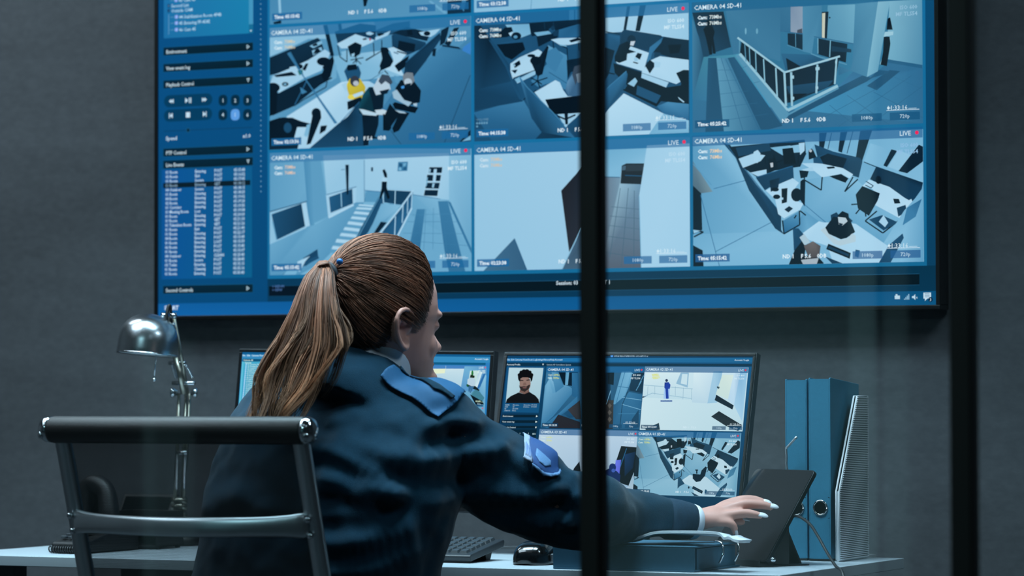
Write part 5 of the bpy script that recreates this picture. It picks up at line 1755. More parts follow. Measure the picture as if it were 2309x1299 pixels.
chair = empty('office_chair', (cxm, YC+.35, 0), 'polished aluminium office chair with black mesh back, pushed behind the guard', 'chair')
def rail(x):
    P = [(x, YC, ztop-.004)]
    for k in range(1, 6): P.append((x, YC+SL*(ztop-.58)*k/5, ztop-(ztop-.58)*k/5))
    yl = P[-1][1]
    P += [(x, yl+.035, .515), (x, yl+.10, .475), (x, yl+.22, .462), (x, yl+.42, .475), (x, yl+.47, .465)]
    return smooth_path(P, 5)
for x in (cxl, cxr):
    P = rail(x); rings = []
    for i, p in enumerate(P):
        t = (P[min(i+1, len(P)-1)]-P[max(i-1, 0)]).normalized(); a = Vector((1, 0, 0)); nrm = a.cross(t).normalized()
        hw_, hh_ = .0135, .011
        rings.append([p+a*hw_*cx_+nrm*hh_*cy_ for cx_, cy_ in ((1, .5), (.6, 1), (-.6, 1), (-1, .5), (-1, -.5), (-.6, -1), (.6, -1), (1, -.5))])
    MB().loft(rings).build('side_rail', M_RAIL, chair)
xr0, xr1 = at(112, 966, YC-.012).x, at(694, 971, YC-.012).x
zr = at(400, 970, YC-.012).z
rr = .0225
MB().tube([(xr0, YC-.012, zr), (xr0+.01, YC-.012, zr), (xr1-.01, YC-.012, zr), (xr1, YC-.012, zr)], [rr*.9, rr, rr, rr*.9], 24).build('head_roll', M_LEATHER, chair)
for x, d in ((xr0, -1), (xr1, 1)):
    c = MB().lathe([(rr*.93, -.006), (rr*.98, -.003), (rr*.98, .003), (rr*.82, .010), (rr*.45, .014), (.001, .0155)], (x, YC-.012, zr), (d, 0, 0), 24).build('end_cap', M_CHROME, chair)
    MB().lathe([(.006, 0), (.006, .0025), (.004, .004), (.0005, .004)], (x+d*.006, YC-.012-rr*.74, zr-.009), (d*.4, -1, -.2), 12).build('screw', M_CHROME, c)
# stretcher across the back, bowed backwards
zs_ = at(400, 1188, YC).z
ys = YC+SL*(ztop-zs_)
n = 24; rings = []
for i in range(n+1):
    u = i/n*2-1; x = cxm+(cxr-cxl)/2*u
    bow = -.055*(1-u*u)**1; flare = 1+.45*abs(u)**8
    c = Vector((x, ys-.012+bow, zs_+.004*abs(u)**2))
    prof_ = [(.005, .016), (.009, .010), (.0085, -.006), (.005, -.016), (-.005, -.016), (-.0085, -.008), (-.0085, .012), (-.004, .017)]
    rings.append([c+Vector((0, a, b_*flare)) for a, b_ in prof_])
st = MB().loft(rings).build('stretcher', M_RAIL, chair, sub=1)
for x in (cxl, cxr):
    for dz in (-.012, .014):
        MB().lathe([(.0005, -.002), (.005, -.002), (.005, .003), (.0035, .0045), (.0005, .0045)], (x, ys-.018+dz*-.3, zs_+dz), (0, -1, -.3), 12).build('bolt', M_CHROME, st)
# mesh back
rows = [[(x, YC+.004+SL*(ztop-z), z) for x in np.linspace(cxl+.008, cxr-.008, 9)] for z in np.linspace(ztop-.01, .56, 14)]
MB().loft(rows, cap=False, closed=False).build('mesh_back', M_MESH, chair)
P = rail(0); seat = [p for p in P if p.z < .6]
sm = MB(); rows = []
for p in seat:
    rows.append([(x, p.y, p.z+.008-.018*math.sin(PI*(x-cxl)/(cxr-cxl))) for x in np.linspace(cxl+.01, cxr-.01, 9)])
sm.loft(rows+[[(a, b_, c-.012) for a, b_, c in r] for r in rows[::-1]], cap=False, closed=False)
sm.build('seat', M_LEATHER, chair)
yc = YC+.42
MB().tube([(cxm, yc, .12), (cxm, yc, .44)], [.03, .022], 16).box((cxl, yc-.03, .425), (cxr, yc+.03, .445)).build('column', M_CHROME, chair)
for k in range(5):
    t = 2*PI*k/5+.3; d = Vector((math.cos(t), math.sin(t), 0))
    lg = MB().tube([Vector((cxm, yc, .13)), Vector((cxm, yc, .115))+d*.14, Vector((cxm, yc, .085))+d*.28], [.026, .02, .013], 10).build('base_spoke', M_CHROME, chair)
    q = Vector((cxm, yc, .03))+d*.28; a = d.cross(Vector((0, 0, 1)))
    MB().lathe([(.002, -.016), (.026, -.016), (.029, -.008), (.029, .008), (.026, .016), (.002, .016)], q, a, 18).tube([q, q+Vector((0, 0, .06))], .007, 8).build('caster', M_BLACK, lg)
# ------------------------------------------------------------------ the seated guard
M_SKIN = mat('skin', (206, 150, 136), .48, var=.10, scale=30, bump=.06, bscale=500, spec=.4)
M_NAVY = mat('navy_knit_wool', (2, 45, 64), .9, var=.18, scale=120, bump=.35, bscale=700, spec=.12, sheen=.12)
M_PANEL = mat('blue_woven_nylon', (27, 82, 122), .72, var=.08, scale=200, bump=.15, bscale=900, spec=.3)
M_TROUSER = mat('dark_navy_twill', (20, 26, 38), .85, var=.12)
M_SHIRT = mat('pale_blue_shirt_cotton', (232, 236, 244), .8, var=.04)
M_NAIL = mat('white_nail_polish', (226, 228, 232), .25, var=.02)

def bake(o):
    dg = bpy.context.evaluated_depsgraph_get(); dg.update()
    me = D.meshes.new_from_object(o.evaluated_get(dg), depsgraph=dg)
    old = o.data; o.modifiers.clear(); o.data = me; me.name = old.name.split('.')[0]; D.meshes.remove(old)
    me.polygons.foreach_set('use_smooth', [True]*len(me.polygons)); me.update()
    return o

def remesh(o, vox, smooth=6, fac=.5):
    md = o.modifiers.new('remesh', 'REMESH'); md.mode = 'VOXEL'; md.voxel_size = vox; md.use_smooth_shade = True
    if smooth:
        sm = o.modifiers.new('smooth', 'SMOOTH'); sm.iterations = smooth; sm.factor = fac
    return o

def body_ring(c, hw, hd, n=28, e=2.3, yaw=0.0):
    out = []
    for i in range(n):
        t = 2*PI*i/n; a, b_ = math.cos(t), math.sin(t)
        x = hw*math.copysign(abs(a)**(2/e), a); y = hd*math.copysign(abs(b_)**(2/e), b_)
        out.append(Vector(c)+Vector((x*math.cos(yaw)-y*math.sin(yaw), x*math.sin(yaw)+y*math.cos(yaw), 0)))
    return out

TORSO = [  # photo row, left edge, right edge, depth, half depth
    (1440, 400, 985, -1.235, .150), (1370, 410, 985, -1.235, .150), (1299, 432, 985, -1.235, .150), (1230, 452, 1002, -1.23, .150), (1165, 466, 1020, -1.22, .150),
    (1100, 472, 1036, -1.205, .152), (1050, 482, 1046, -1.19, .152), (1000, 496, 1050, -1.175, .145), (950, 514, 1048, -1.16, .132),
    (910, 538, 1038, -1.145, .112), (880, 566, 1022, -1.135, .096), (856, 608, 958, -1.128, .078), (842, 680, 890, -1.122, .060)]
def torso(shrink, upto=99):
    rings = []
    for k, (py, L, R, Y, hd) in enumerate(TORSO[:upto]):
        c = at((L+R)/2, py, Y); z = (c-CAM).dot(CF); w = (R-L)/2*z/F_PX
        hw = math.sqrt(max(w*w-(.45*hd)**2, .0004))/.893
        rings.append(body_ring(c, hw-shrink, hd-shrink, yaw=.06))
    return rings
def arm(spec, d, m):
    P = [at(px, py, Y) for px, py, Y, r in spec]; r = [q[3]-d for q in spec]
    Pn = smooth_path(P, 6); rn = lerp_list(r, len(Pn))
    m.tube(Pn, rn, 18)
    m.ball(P[0], r[0], 18); m.ball(P[-1], r[-1]*.98, 14)
ARM_R = [(972, 950, -1.145, .076), (1030, 1000, -1.12, .068), (1105, 1062, -1.08, .082), (1190, 1105, -1.04, .084), (1260, 1143, -1.005, .070), (1330, 1152, -.975, .070), (1400, 1160, -.885, .049), (1470, 1165, -.83, .040), (1530, 1172, -.79, .0315), (1556, 1176, -.77, .0285)]
ARM_L = [(622, 952, -1.14, .070), (592, 1012, -1.09, .072), (575, 1080, -1.02, .070), (600, 1130, -.95, .060), (680, 1090, -.94, .052), (780, 1020, -.955, .044), (880, 950, -.975, .036), (925, 915, -.985, .031)]

# ---- head frame
HYAW = math.atan2(.785*CR.y+.62*CF.y, .785*CR.x+.62*CF.x)
HP = math.radians(-1)       # pitch, positive looks down
fh_ = Vector((math.cos(HYAW), math.sin(HYAW), 0))
HR = Vector((math.sin(HYAW), -math.cos(HYAW), 0))
HF = fh_*math.cos(HP)-Vector((0, 0, 1))*math.sin(HP)
HU = fh_*math.sin(HP)+Vector((0, 0, 1))*math.cos(HP)
HS = 1.07
HO = at(861, 744, -1.10)
def H(f, r, u): return HO+(HF*f+HR*r+HU*u)*HS

def head_mesh(m):
    prof = [  # u, front, back, half width, front squareness
        (.1342, .012, -.012, .010), (.131, .034, -.036, .028), (.122, .056, -.058, .045), (.108, .076, -.077, .058), (.088, .090, -.091, .069),
        (.062, .0975, -.098, .0755), (.038, .0985, -.0995, .0775), (.022, .098, -.098, .0765), (.012, .0935, -.096, .0745), (-.004, .0915, -.092, .0725), (-.022, .0915, -.084, .0700),
        (-.038, .0915, -.074, .0665), (-.052, .0925, -.062, .0625), (-.066, .0915, -.048, .0570), (-.078, .0905, -.030, .0500), (-.088, .0860, -.010, .0400), (-.096, .072, .012, .026), (-.099, .058, .030, .010)]
    rings = []
    for u, a, b_, w in prof:
        mid = (a+b_)*.5*.35
        ring = []
        for i in range(40):
            t = 2*PI*i/40; c, s = math.cos(t), math.sin(t)
            e = .86 if c > 0 else 1.0
            f = mid+(a-mid)*abs(c)**e if c > 0 else mid+(b_-mid)*abs(c)
            ring.append(H(f, w*math.copysign(abs(s)**.95, s), u))
        rings.append(ring)
    m.loft(rings)
    # nose, brow, lips, chin, cheeks
    nose = []
    for u, f0, f1, w in ((.018, .088, .0970, .007), (.008, .086, .0990, .0075), (-.006, .084, .1065, .0085), (-.018, .082, .1150, .0100), (-.028, .082, .1235, .0120), (-.034, .082, .1230, .0125), (-.040, .082, .1120, .0110), (-.046, .084, .096, .009)):
        nose.append([H(f0+(f1-f0)*max(0, math.cos(t)), w*math.sin(t), u) for t in [2*PI*i/20 for i in range(20)]])
    m.loft(nose)
    def blob(f, r, u, a, b_, c):
        n = 12; rings = []
        for j in [.08]+list(range(1, n))+[n-.08]:
            q = PI*j/n
            rings.append([H(f+a*math.sin(q)*math.cos(t), r+b_*math.sin(q)*math.sin(t), u-c*math.cos(q)) for t in [2*PI*i/16 for i in range(16)]])
        m.loft(rings)
    blob(.0915, 0, -.0585, .008, .021, .0055); blob(.0905, 0, -.0685, .0085, .019, .006)
    blob(.083, 0, -.085, .012, .019, .011)
    for s in (-1, 1):
        blob(.0835, .030*s, .024, .0115, .024, .009); blob(.0785, .032*s, .006, .0125, .0175, .0105)
        blob(.060, .040*s, -.026, .019, .018, .025)
        blob(.095, .0090*s, -.0355, .0075, .0055, .0055); blob(.0770, .0215*s, -.030, .0195, .0165, .022)
    # ears
    for s in (-1, 1):
        def E_(f, u, o): return H(f*1.35-.008, s*(.0725+o*1.35), u*1.08-.002)
        pts = [E_(.004, -.002, .002), E_(.008, .012, .006), E_(.006, .024, .0095), E_(-.004, .0315, .0125), E_(-.016, .029, .0155), E_(-.0225, .017, .0165), E_(-.0215, .002, .0145), E_(-.016, -.012, .011), E_(-.010, -.022, .008), E_(-.003, -.0275, .0055), E_(.003, -.022, .003), E_(.004, -.012, .002)]
        P = smooth_path(pts, 4)
        m.tube(P, lerp_list([.0042, .0044, .0046, .005, .0052, .005, .0048, .005, .0058, .0062, .005, .0044], len(P)), 10)
        inner = [E_(.002, -.004, .001), E_(-.004, .014, .004), E_(-.012, .016, .007), E_(-.014, .002, .006), E_(-.009, -.010, .004)]
        m.tube(smooth_path(inner, 4), lerp_list([.004, .0046, .0046, .0044, .004], 17), 8)
        rings = [[E_(-.0085+.0135*k*math.cos(t)-.002, .004+.026*k*math.sin(t), .0015+.0055*k-.004*math.cos(t)*k) for t in [2*PI*i/20 for i in range(20)]] for k in (.05, .6, 1)]
        back = [[H(-.018+.014*k*math.cos(t), s*.066, .003+.024*k*math.sin(t)) for t in [2*PI*i/20 for i in range(20)]] for k in (1, .05)]
        m.loft(rings+back)

def hand(m, wrist, fingers, thumb, palm_w, palm_t, base_r=.027):
    """fingers: list of joint lists (knuckle, pip, dip, tip) ; radii scale with order"""
    kn = [Vector(f[0]) for f in fingers]
    kc = sum(kn, Vector())/len(kn)
    ax = (kc-wrist).normalized(); sd = (kn[-1]-kn[0]); sd = (sd-ax*sd.dot(ax)).normalized(); nn = ax.cross(sd)
    rings = []
    for t, w, h in ((-.12, .026, .022), (.0, .027, .0205), (.18, .030, .0195), (.42, .036, .0185), (.7, .040, .0165), (.92, .0405, .0135), (1.04, .036, .010)):
        c = wrist+(kc-wrist)*t
        rings.append([c+sd*w*palm_w*math.cos(q)+nn*h*palm_t*math.sin(q) for q in [2*PI*i/20 for i in range(20)]])
    m.loft(rings)
    for k, f in enumerate(fingers+[thumb]):
        th = k == len(fingers)
        r0 = (.0092, .0096, .0090, .0080, .0105)[4 if th else k]
        root = wrist+(Vector(f[0])-wrist)*(.62 if not th else .75)
        P = [root]+[Vector(q) for q in f]
        Pn = smooth_path(P, 5); n = len(Pn)
        rr = lerp_list([r0*.9, r0*1.1, r0*1.0, r0*.9, r0*.74], n)
        m.tube(Pn, rr, 12); m.ball(P[-1], r0*.76, 12)
        for q in P[1:3]: m.ball(q, r0*1.05, 12)
    return nn

bodym = MB()
rings = torso(.030)
bodym.loft(rings)
arm(ARM_R, .017, bodym); arm(ARM_L, .017, bodym)
# neck
nb = at(826, 835, -1.112)
neck = [nb-Vector((0, 0, .03)), nb+Vector((0, 0, .01)), H(-.022, 0, -.060), H(-.012, 0, -.02)]
bodym.tube(smooth_path(neck, 4), lerp_list([.062, .055, .053, .056], 13), 22)
bodym.tube([H(.02, 0, -.075), H(-.02, 0, -.05)], [.040, .05], 18)
head_mesh(bodym)
# right hand reaching for the tablet
WR = at(1562, 1177, -.765)
fing = [
    [at(1634, 1140, -0.705), at(1672, 1128, -0.685), at(1700, 1127, -0.675), at(1722, 1133, -0.670)],
    [at(1634, 1150, -0.722), at(1678, 1138, -0.702), at(1712, 1138, -0.690), at(1737, 1143, -0.682)],
    [at(1632, 1164, -0.738), at(1672, 1158, -0.722), at(1695, 1159, -0.715), at(1713, 1163, -0.710)],
    [at(1622, 1178, -0.750), at(1645, 1180, -0.742), at(1655, 1188, -0.738), at(1656, 1199, -0.736)]]
thumb = [at(1600, 1160, -0.735), at(1628, 1168, -0.705), at(1652, 1174, -0.692), at(1672, 1176, -0.685)]
hand(bodym, WR, fing, thumb, .66, .92)
# left hand under the chin
WL = at(930, 912, -.985)
fl = [[at(962+2*k, 862+9*k, -.985+.006*k), at(975+1*k, 852+9*k, -1.005+.004*k), at(972, 852+9*k, -1.028+.004*k), at(962, 856+9*k, -1.03)] for k in range(4)]
hand(bodym, WL, fl, [at(945, 890, -1.01), at(950, 874, -1.028), at(958, 862, -1.036), at(964, 856, -1.038)], .62, .9)
# legs
hipx = at(700, 1299, -1.235).x
legs = MB()
for mm, d in ((bodym, .014), (legs, 0)):
    mm.loft([body_ring((hipx, -1.23, z), hw-d, hd-d) for z, hw, hd in ((.497, .13, .10), (.52, .175, .135), (.60, .195, .15), (.68, .20, .152), (.755, .205, .150))])
    for s in (-1, 1):
        P = [(hipx+s*.095, -1.20, .575), (hipx+s*.10, -1.05, .572), (hipx+s*.115, -.86, .560), (hipx+s*.12, -.78, .53), (hipx+s*.12, -.76, .44), (hipx+s*.12, -.79, .26), (hipx+s*.12, -.82, .10)]
        Pn = smooth_path(P, 5); mm.tube(Pn, [q-d for q in lerp_list([.085, .082, .070, .066, .062, .056, .045], len(Pn))], 16)
for s in (-1, 1): bodym.tube([(hipx+s*.12, -.82, .12), (hipx+s*.12, -.82, .05), (hipx+s*.13, -.75, .035), (hipx+s*.14, -.65, .03)], [.034, .034, .03, .022], 12)
person = bodym.build('person', M_SKIN)
remesh(person, .0032, 5, .5); bake(person)
tag(person, 'seated security guard in navy sweater, brown ponytail, reaching toward the tablet', 'person')

n = 40
tl = math.radians(27)
ce1 = fh_*math.cos(tl)-Vector((0, 0, 1))*math.sin(tl); ce2 = HR.copy(); ce3 = fh_*math.sin(tl)+Vector((0, 0, 1))*math.cos(tl)
cc = at(843, 808, -1.104)-CF*.010
def cring(r, h, lift=0): return [cc+(ce1*math.cos(t)*1.0+ce2*math.sin(t))*r+ce3*(h) for t in [2*PI*i/n for i in range(n)]]
rings = [cring(r, h) for r, h in ((.0765, -.020), (.0745, .004), (.0725, .0190), (.0700, .0205), (.0695, .0), (.072, -.020), (.0765, -.020))]
MB().loft(rings, cap=False).build('shirt_collar', M_SHIRT, person)
sw = MB()
sw.loft(torso(0))
arm(ARM_R, 0, sw); arm(ARM_L, 0, sw)
sw.loft([cring(r, h) for r, h in ((.13, -.112), (.124, -.086), (.112, -.057), (.100, -.034), (.090, -.018), (.081, -.008), (.074, -.012))])
sweater = sw.build('sweater', M_NAVY, person)
remesh(sweater, .0065, 8, .6)
tx = D.textures.new('fabric_folds', 'CLOUDS'); tx.noise_scale = .10; tx.noise_depth = 2
dm = sweater.modifiers.new('folds', 'DISPLACE'); dm.texture = tx; dm.strength = .022; dm.mid_level = .5; dm.texture_coords = 'LOCAL'
s2 = sweater.modifiers.new('smooth2', 'SMOOTH'); s2.iterations = 3
bake(sweater)
# folds that radiate from the armpit and round the bent elbow: ridges pressed into the cloth
me = sweater.data
co = np.empty(len(me.vertices)*3, np.float32); me.vertices.foreach_get('co', co); co = co.reshape(-1, 3)
no = np.empty(len(me.vertices)*3, np.float32); me.vertices.foreach_get('normal', no); no = no.reshape(-1, 3)
FOLDS = [([(760, 1000), (860, 1030), (1000, 1035), (1130, 1010)], -1.25, .020, .011), ([(720, 1010), (800, 1050), (900, 1110)], -1.33, .016, .010), ([(730, 1080), (800, 1100), (880, 1120)], -1.35, .016, .009),
         ([(1000, 1130), (1100, 1120), (1230, 1120), (1290, 1075)], -1.15, .016, .009), ([(1290, 1060), (1300, 1110), (1280, 1180)], -1.06, .012, .010), ([(1180, 1040), (1240, 1090), (1300, 1120)], -1.10, .014, .007),
         ([(740, 1230), (820, 1225), (920, 1195)], -1.37, .018, .010), ([(740, 1290), (830, 1280), (930, 1240)], -1.37, .02, .009), ([(980, 960), (1020, 950), (1070, 960)], -1.2, .012, .008), ([(1090, 1180), (1150, 1190), (1260, 1180)], -1.12, .016, .008),
         ([(960, 1010), (1040, 985), (1110, 985)], -1.2, .014, -.009), ([(470, 1150), (520, 1120), (600, 1150)], -1.36, .02, .008), ([(640, 960), (700, 1010), (760, 1060)], -1.3, .02, .006)]
for pts, Y, wd, amp in FOLDS:
    # nearest distance to the fold line measured along the surface seen along the line's own depth
    P = smooth_path([at(x, y, Y) for x, y in pts], 5)
    A = np.array([tuple(p) for p in P])
    # use distance in the plane facing the chair, limited in depth
    V = co-np.array(tuple(CAM)); 
    zc = V @ np.array(tuple(CF)); sx = V @ np.array(tuple(CR))/zc; sy = V @ np.array(tuple(CU))/zc
    W_ = A-np.array(tuple(CAM)); za = W_ @ np.array(tuple(CF)); ax_ = W_ @ np.array(tuple(CR))/za; ay_ = W_ @ np.array(tuple(CU))/za
    d = np.min(np.hypot(sx[:, None]-ax_[None], sy[:, None]-ay_[None]), axis=1)*5.7
    facing = np.clip(-(no @ np.array(tuple(CF))), 0, 1)
    g = np.exp(-(d/wd)**2)-.55*np.exp(-((d-1.9*wd)/wd)**2)
    co += no*(amp*g*facing)[:, None]
me.vertices.foreach_set('co', co.ravel()); me.update()
trousers = legs.build('trousers', M_TROUSER, person); remesh(trousers, .008, 4); bake(trousers)
for s in (-1, 1):
    x = hipx+s*.13
    MB().loft([[Vector((x+s*.02*t+w*math.cos(q), -.87+.27*t, max(.002, .045-.01*t+h*math.sin(q)))) for q in [2*PI*i/16 for i in range(16)]] for t, w, h in ((0, .02, .025), (.06, .034, .042), (.3, .038, .046), (.6, .044, .038), (.85, .042, .03), (1, .02, .018))]).build('shoe', M_BLACK, person)

bvh = BVHTree.FromPolygons([v.co[:] for v in me.vertices], [p.vertices[:] for p in me.polygons])
def draped(name, m, poly, N, off=.003, th=.002, push=(), amount=.03, parent=None, step=.0045):
    """a cloth panel lying on the sweater: an outline on the cloth, laid down along direction -N"""
    N = N.normalized(); pts = []; last = (at(*poly[0], -1.1)-CAM).length
    for k, (x, y) in enumerate(poly):
        d = ray(x, y).normalized(); h, nrm, *_ = bvh.ray_cast(CAM, d)
        if h is None: h, nrm, *_ = bvh.find_nearest(CAM+d*last)
        else: last = (h-CAM).length
        pts.append(h+CF*amount if k in push else h)
    O = sum(pts, Vector())/len(pts); U = CR-N*CR.dot(N); U.normalize(); V = N.cross(U)
    bm = bmesh.new()
    q = [((p-O).dot(U), (p-O).dot(V)) for p in pts]
    bm.faces.new([bm.verts.new((x, y, 0)) for x, y in q])
    for ax_i in (0, 1):
        lo, hi = min(p[ax_i] for p in q), max(p[ax_i] for p in q)
        for k in np.arange(lo+step*.5, hi, step):
            e = [0, 0, 0]; e[ax_i] = float(k); nn = [0, 0, 0]; nn[ax_i] = 1
            bmesh.ops.bisect_plane(bm, geom=bm.verts[:]+bm.edges[:]+bm.faces[:], plane_co=e, plane_no=nn)
    for v in bm.verts:
        P = O+U*v.co.x+V*v.co.y
        h, nrm, *_ = bvh.ray_cast(P+N*.09, -N)
        if h is None or (h-P).length > .07: h, nrm, *_ = bvh.find_nearest(P)
        v.co = h+(N*.7+nrm*.3)*off
    for _ in range(2): bmesh.ops.smooth_vert(bm, verts=[v for v in bm.verts if not v.is_boundary], factor=.4, use_axis_x=True, use_axis_y=True, use_axis_z=True)
    bmesh.ops.recalc_face_normals(bm, faces=bm.faces)
    me_ = D.meshes.new(name); bm.to_mesh(me_); bm.free()
    me_.materials.append(m)
    me_.polygons.foreach_set('use_smooth', [True]*len(me_.polygons))
    o = D.objects.new(name, me_); link(o, parent or sweater)
    sd = o.modifiers.new('thickness', 'SOLIDIFY'); sd.thickness = th; sd.offset = 0
    return o
NS = CU*.80-CF*.60
draped('shoulder_panel', M_PANEL, [(857, 853), (868, 838), (886, 828), (908, 831), (960, 846), (1000, 843), (1018, 847), (1040, 868), (1048, 890), (1030, 910), (1008, 930), (988, 946), (930, 902)], NS, .006, .002, (4, 5, 6, 7), .05)
draped('strap_edge_shade', M_NAVY, [(900, 834), (912, 837), (960, 863), (1000, 885), (1024, 903), (1016, 907), (978, 885), (930, 860), (902, 842)], NS, .0095, .003)  # dark strip in place of the shaded edge of the blue shoulder strap
NB = (CU*.62+CR*.45-CF*.62)
draped('badge_ground', mat('badge_blue', (22, 66, 122), .7, var=.1, scale=300), [(1184, 992), (1196, 1002), (1218, 1022), (1240, 1044), (1256, 1064), (1254, 1073), (1238, 1076), (1222, 1072), (1198, 1052), (1194, 1030), (1190, 1008)], NB, .007, .0015, (0, 1, 2, 3), .035)
draped('badge_stripe', mat('badge_white', (150, 164, 188), .7, var=.05), [(1171, 989), (1184, 992), (1190, 1008), (1194, 1030), (1196, 1049), (1176, 1037), (1179, 1015), (1177, 1000)], NB, .0078, .0015, (0, 1), .035)
bt = mat('badge_thread_pale', (88, 128, 172), .7, var=.3, scale=600)
draped('badge_border', bt, [(1196, 1050), (1222, 1070), (1240, 1074), (1254, 1071), (1258, 1063), (1261, 1070), (1256, 1078), (1238, 1081), (1220, 1077), (1197, 1057)], NB, .008, .0015)
draped('badge_emblem', bt, [(1206, 1018), (1218, 1028), (1236, 1046), (1236, 1056), (1224, 1058), (1211, 1048), (1203, 1034)], NB, .0085, .001)
for k in range(4):
    x = 1180.5+k*3.4
    draped('badge_lettering', mat('badge_ink', (70, 110, 170), .7) if k == 0 else D.materials['badge_ink'], [(x, 1004+k*4), (x+1.3, 1004+k*4), (x+1.8, 1032+k*2), (x+.5, 1032+k*2)], NB, .0092, .0006)

# cuffs
def cuff(a, b_, r0, r1, m, name, par):
    a, b_ = Vector(a), Vector(b_); P = [a+(b_-a)*t for t in (0, .1, .5, .9, 1, 1, .9)]
    MB().tube(P, [r0*.95, r0, (r0+r1)/2*1.02, r1, r1*.96, r1*.8, r1*.75], 26).build(name, m, par)
M_RIBK = mat('navy_ribbed_cuff', (4, 44, 66), .9, var=.3, scale=260, bump=.5, bscale=300, stretch=(1, 1, .2))
cuff(at(1500, 1169, -.81), at(1558, 1176, -.768), .0375, .0335, M_RIBK, 'ribbed_cuff', sweater)
cuff(at(1552, 1176, -.773), at(1567, 1178, -.760), .0325, .0315, M_SHIRT, 'shirt_cuff', person)
cuff(at(895, 938, -.978), at(927, 914, -.985), .0385, .036, M_RIBK, 'ribbed_cuff', sweater)
# nails
def nail(tip, prev, up, parent=person):
    t, p = Vector(tip), Vector(prev); ax = (t-p).normalized(); up = (Vector(up)-ax*Vector(up).dot(ax)).normalized(); sd = ax.cross(up)
    c = t+ax*.004+up*.0042; n = 10; rings = []
    for j in [.1]+list(range(1, n))+[n-.1]:
        q = PI*j/n
        rings.append([c+ax*(-.0115*math.cos(q))+sd*.0052*math.sin(q)*math.cos(w)+up*(.0022*math.sin(q)*math.sin(w)-.0018*(math.cos(q)**2)) for w in [2*PI*i/12 for i in range(12)]])
    MB().loft(rings).build('fingernail', M_NAIL, parent)
upn = (-CF*.75+CU*.65)
for f in fing[:3]: nail(f[3], f[2], upn)
nail(fing[3][3], fing[3][2], CR*.8-CF*.4)
nail(thumb[3], thumb[2], CU)
# eyes and brows
for s in (-1, 1):
    ey = MB().ball(H(.0800, .031*s, .005), .0112, 16).build('eye', mat('eye_white', (216, 216, 214), .2) if s < 0 else D.materials['eye_white'], person)
    MB().ball(H(.0892, .0315*s, .005), .0042, 12).build('iris', mat('brown_iris', (60, 40, 30), .2) if s < 0 else D.materials['brown_iris'], ey)
    MB().tube([H(.0985, .014*s, .020), H(.0990, .028*s, .0255), H(.0900, .046*s, .021)], [.0022, .003, .0015], 8).build('eyebrow', mat('brown_brow', (66, 48, 40), .7) if s < 0 else D.materials['brown_brow'], person)

# ------------------------------------------------------------------ hair
def hair_mat():
    m, t, out = nt('brown_hair')
    p = t.nodes.new('ShaderNodeBsdfPrincipled'); t.links.new(p.outputs[0], out.inputs[0])
    a = t.nodes.new('ShaderNodeAttribute'); a.attribute_name = 'Col'
    nz = t.nodes.new('ShaderNodeTexNoise'); nz.inputs['Scale'].default_value = 60
    mx = t.nodes.new('ShaderNodeMix'); mx.data_type = 'RGBA'; mx.blend_type = 'MULTIPLY'; mx.inputs[0].default_value = .35
    t.links.new(a.outputs['Color'], mx.inputs[6]); t.links.new(nz.outputs[0], mx.inputs[7])
    t.links.new(mx.outputs[2], p.inputs['Base Color'])
    p.inputs['Roughness'].default_value = .5; p.inputs['Specular IOR Level'].default_value = .32
    return m
M_HAIR = hair_mat()
class Strands:
    def __init__(s): s.m = MB(); s.c = []
    def add(s, P, r, cols, seg=4, tip=.25):
        n = len(P); n0 = len(s.m.v)
        rr = [r*(.45 if i == 0 else .8 if i == 1 else 1 if i/(n-1) < .55 else 1-(1-tip)*((i/(n-1)-.55)/.45)) for i in range(n)]
        s.m.tube(P, rr, seg)
        for i in range(n):
            t = i/(n-1); k = t*(len(cols)-1); j = min(int(k), len(cols)-2); f = k-j
            c = tuple(x+(y-x)*f for x, y in zip(cols[j], cols[j+1]))
            s.c += [c]*seg
    def build(s, name, parent):
        o = s.m.build(name, M_HAIR, parent)
        a = o.data.color_attributes.new('Col', 'FLOAT_COLOR', 'POINT')
        a.data.foreach_set('color', [q for c in s.c for q in (*lin(c), 1)])
        return o
EC = Vector((0, 0, .036)); ER = Vector((.0990, .0775, .0985))
def scalp(d, off):
    """point on the scalp in local direction d (forward, right, up)"""
    k = 1/math.sqrt((d.x/ER.x)**2+(d.y/ER.y)**2+(d.z/ER.z)**2)
    p = EC+d*(k+off)
    return H(p.x, p.y, p.z)
KN = (Vector((-.088, -.002, .088))-EC).normalized()
def slerp(a, b_, t):
    w = a.angle(b_)
    if w < 1e-4: return b_
    return (a*math.sin((1-t)*w)+b_*math.sin(t*w))/math.sin(w)
def hairline(f):
    return float(np.interp(f, [-.10, -.075, -.045, -.026, -.016, -.006, .006, .018, .034, .048, .062, .078, .090, .10], [-.030, -.036, -.036, -.034, .012, .036, .030, -.004, .006, .040, .066, .086, .096, .100]))
rnd = random.Random(11)
hair = Strands()
def tintc(k): return tuple(q*k for q in (140, 94, 73))
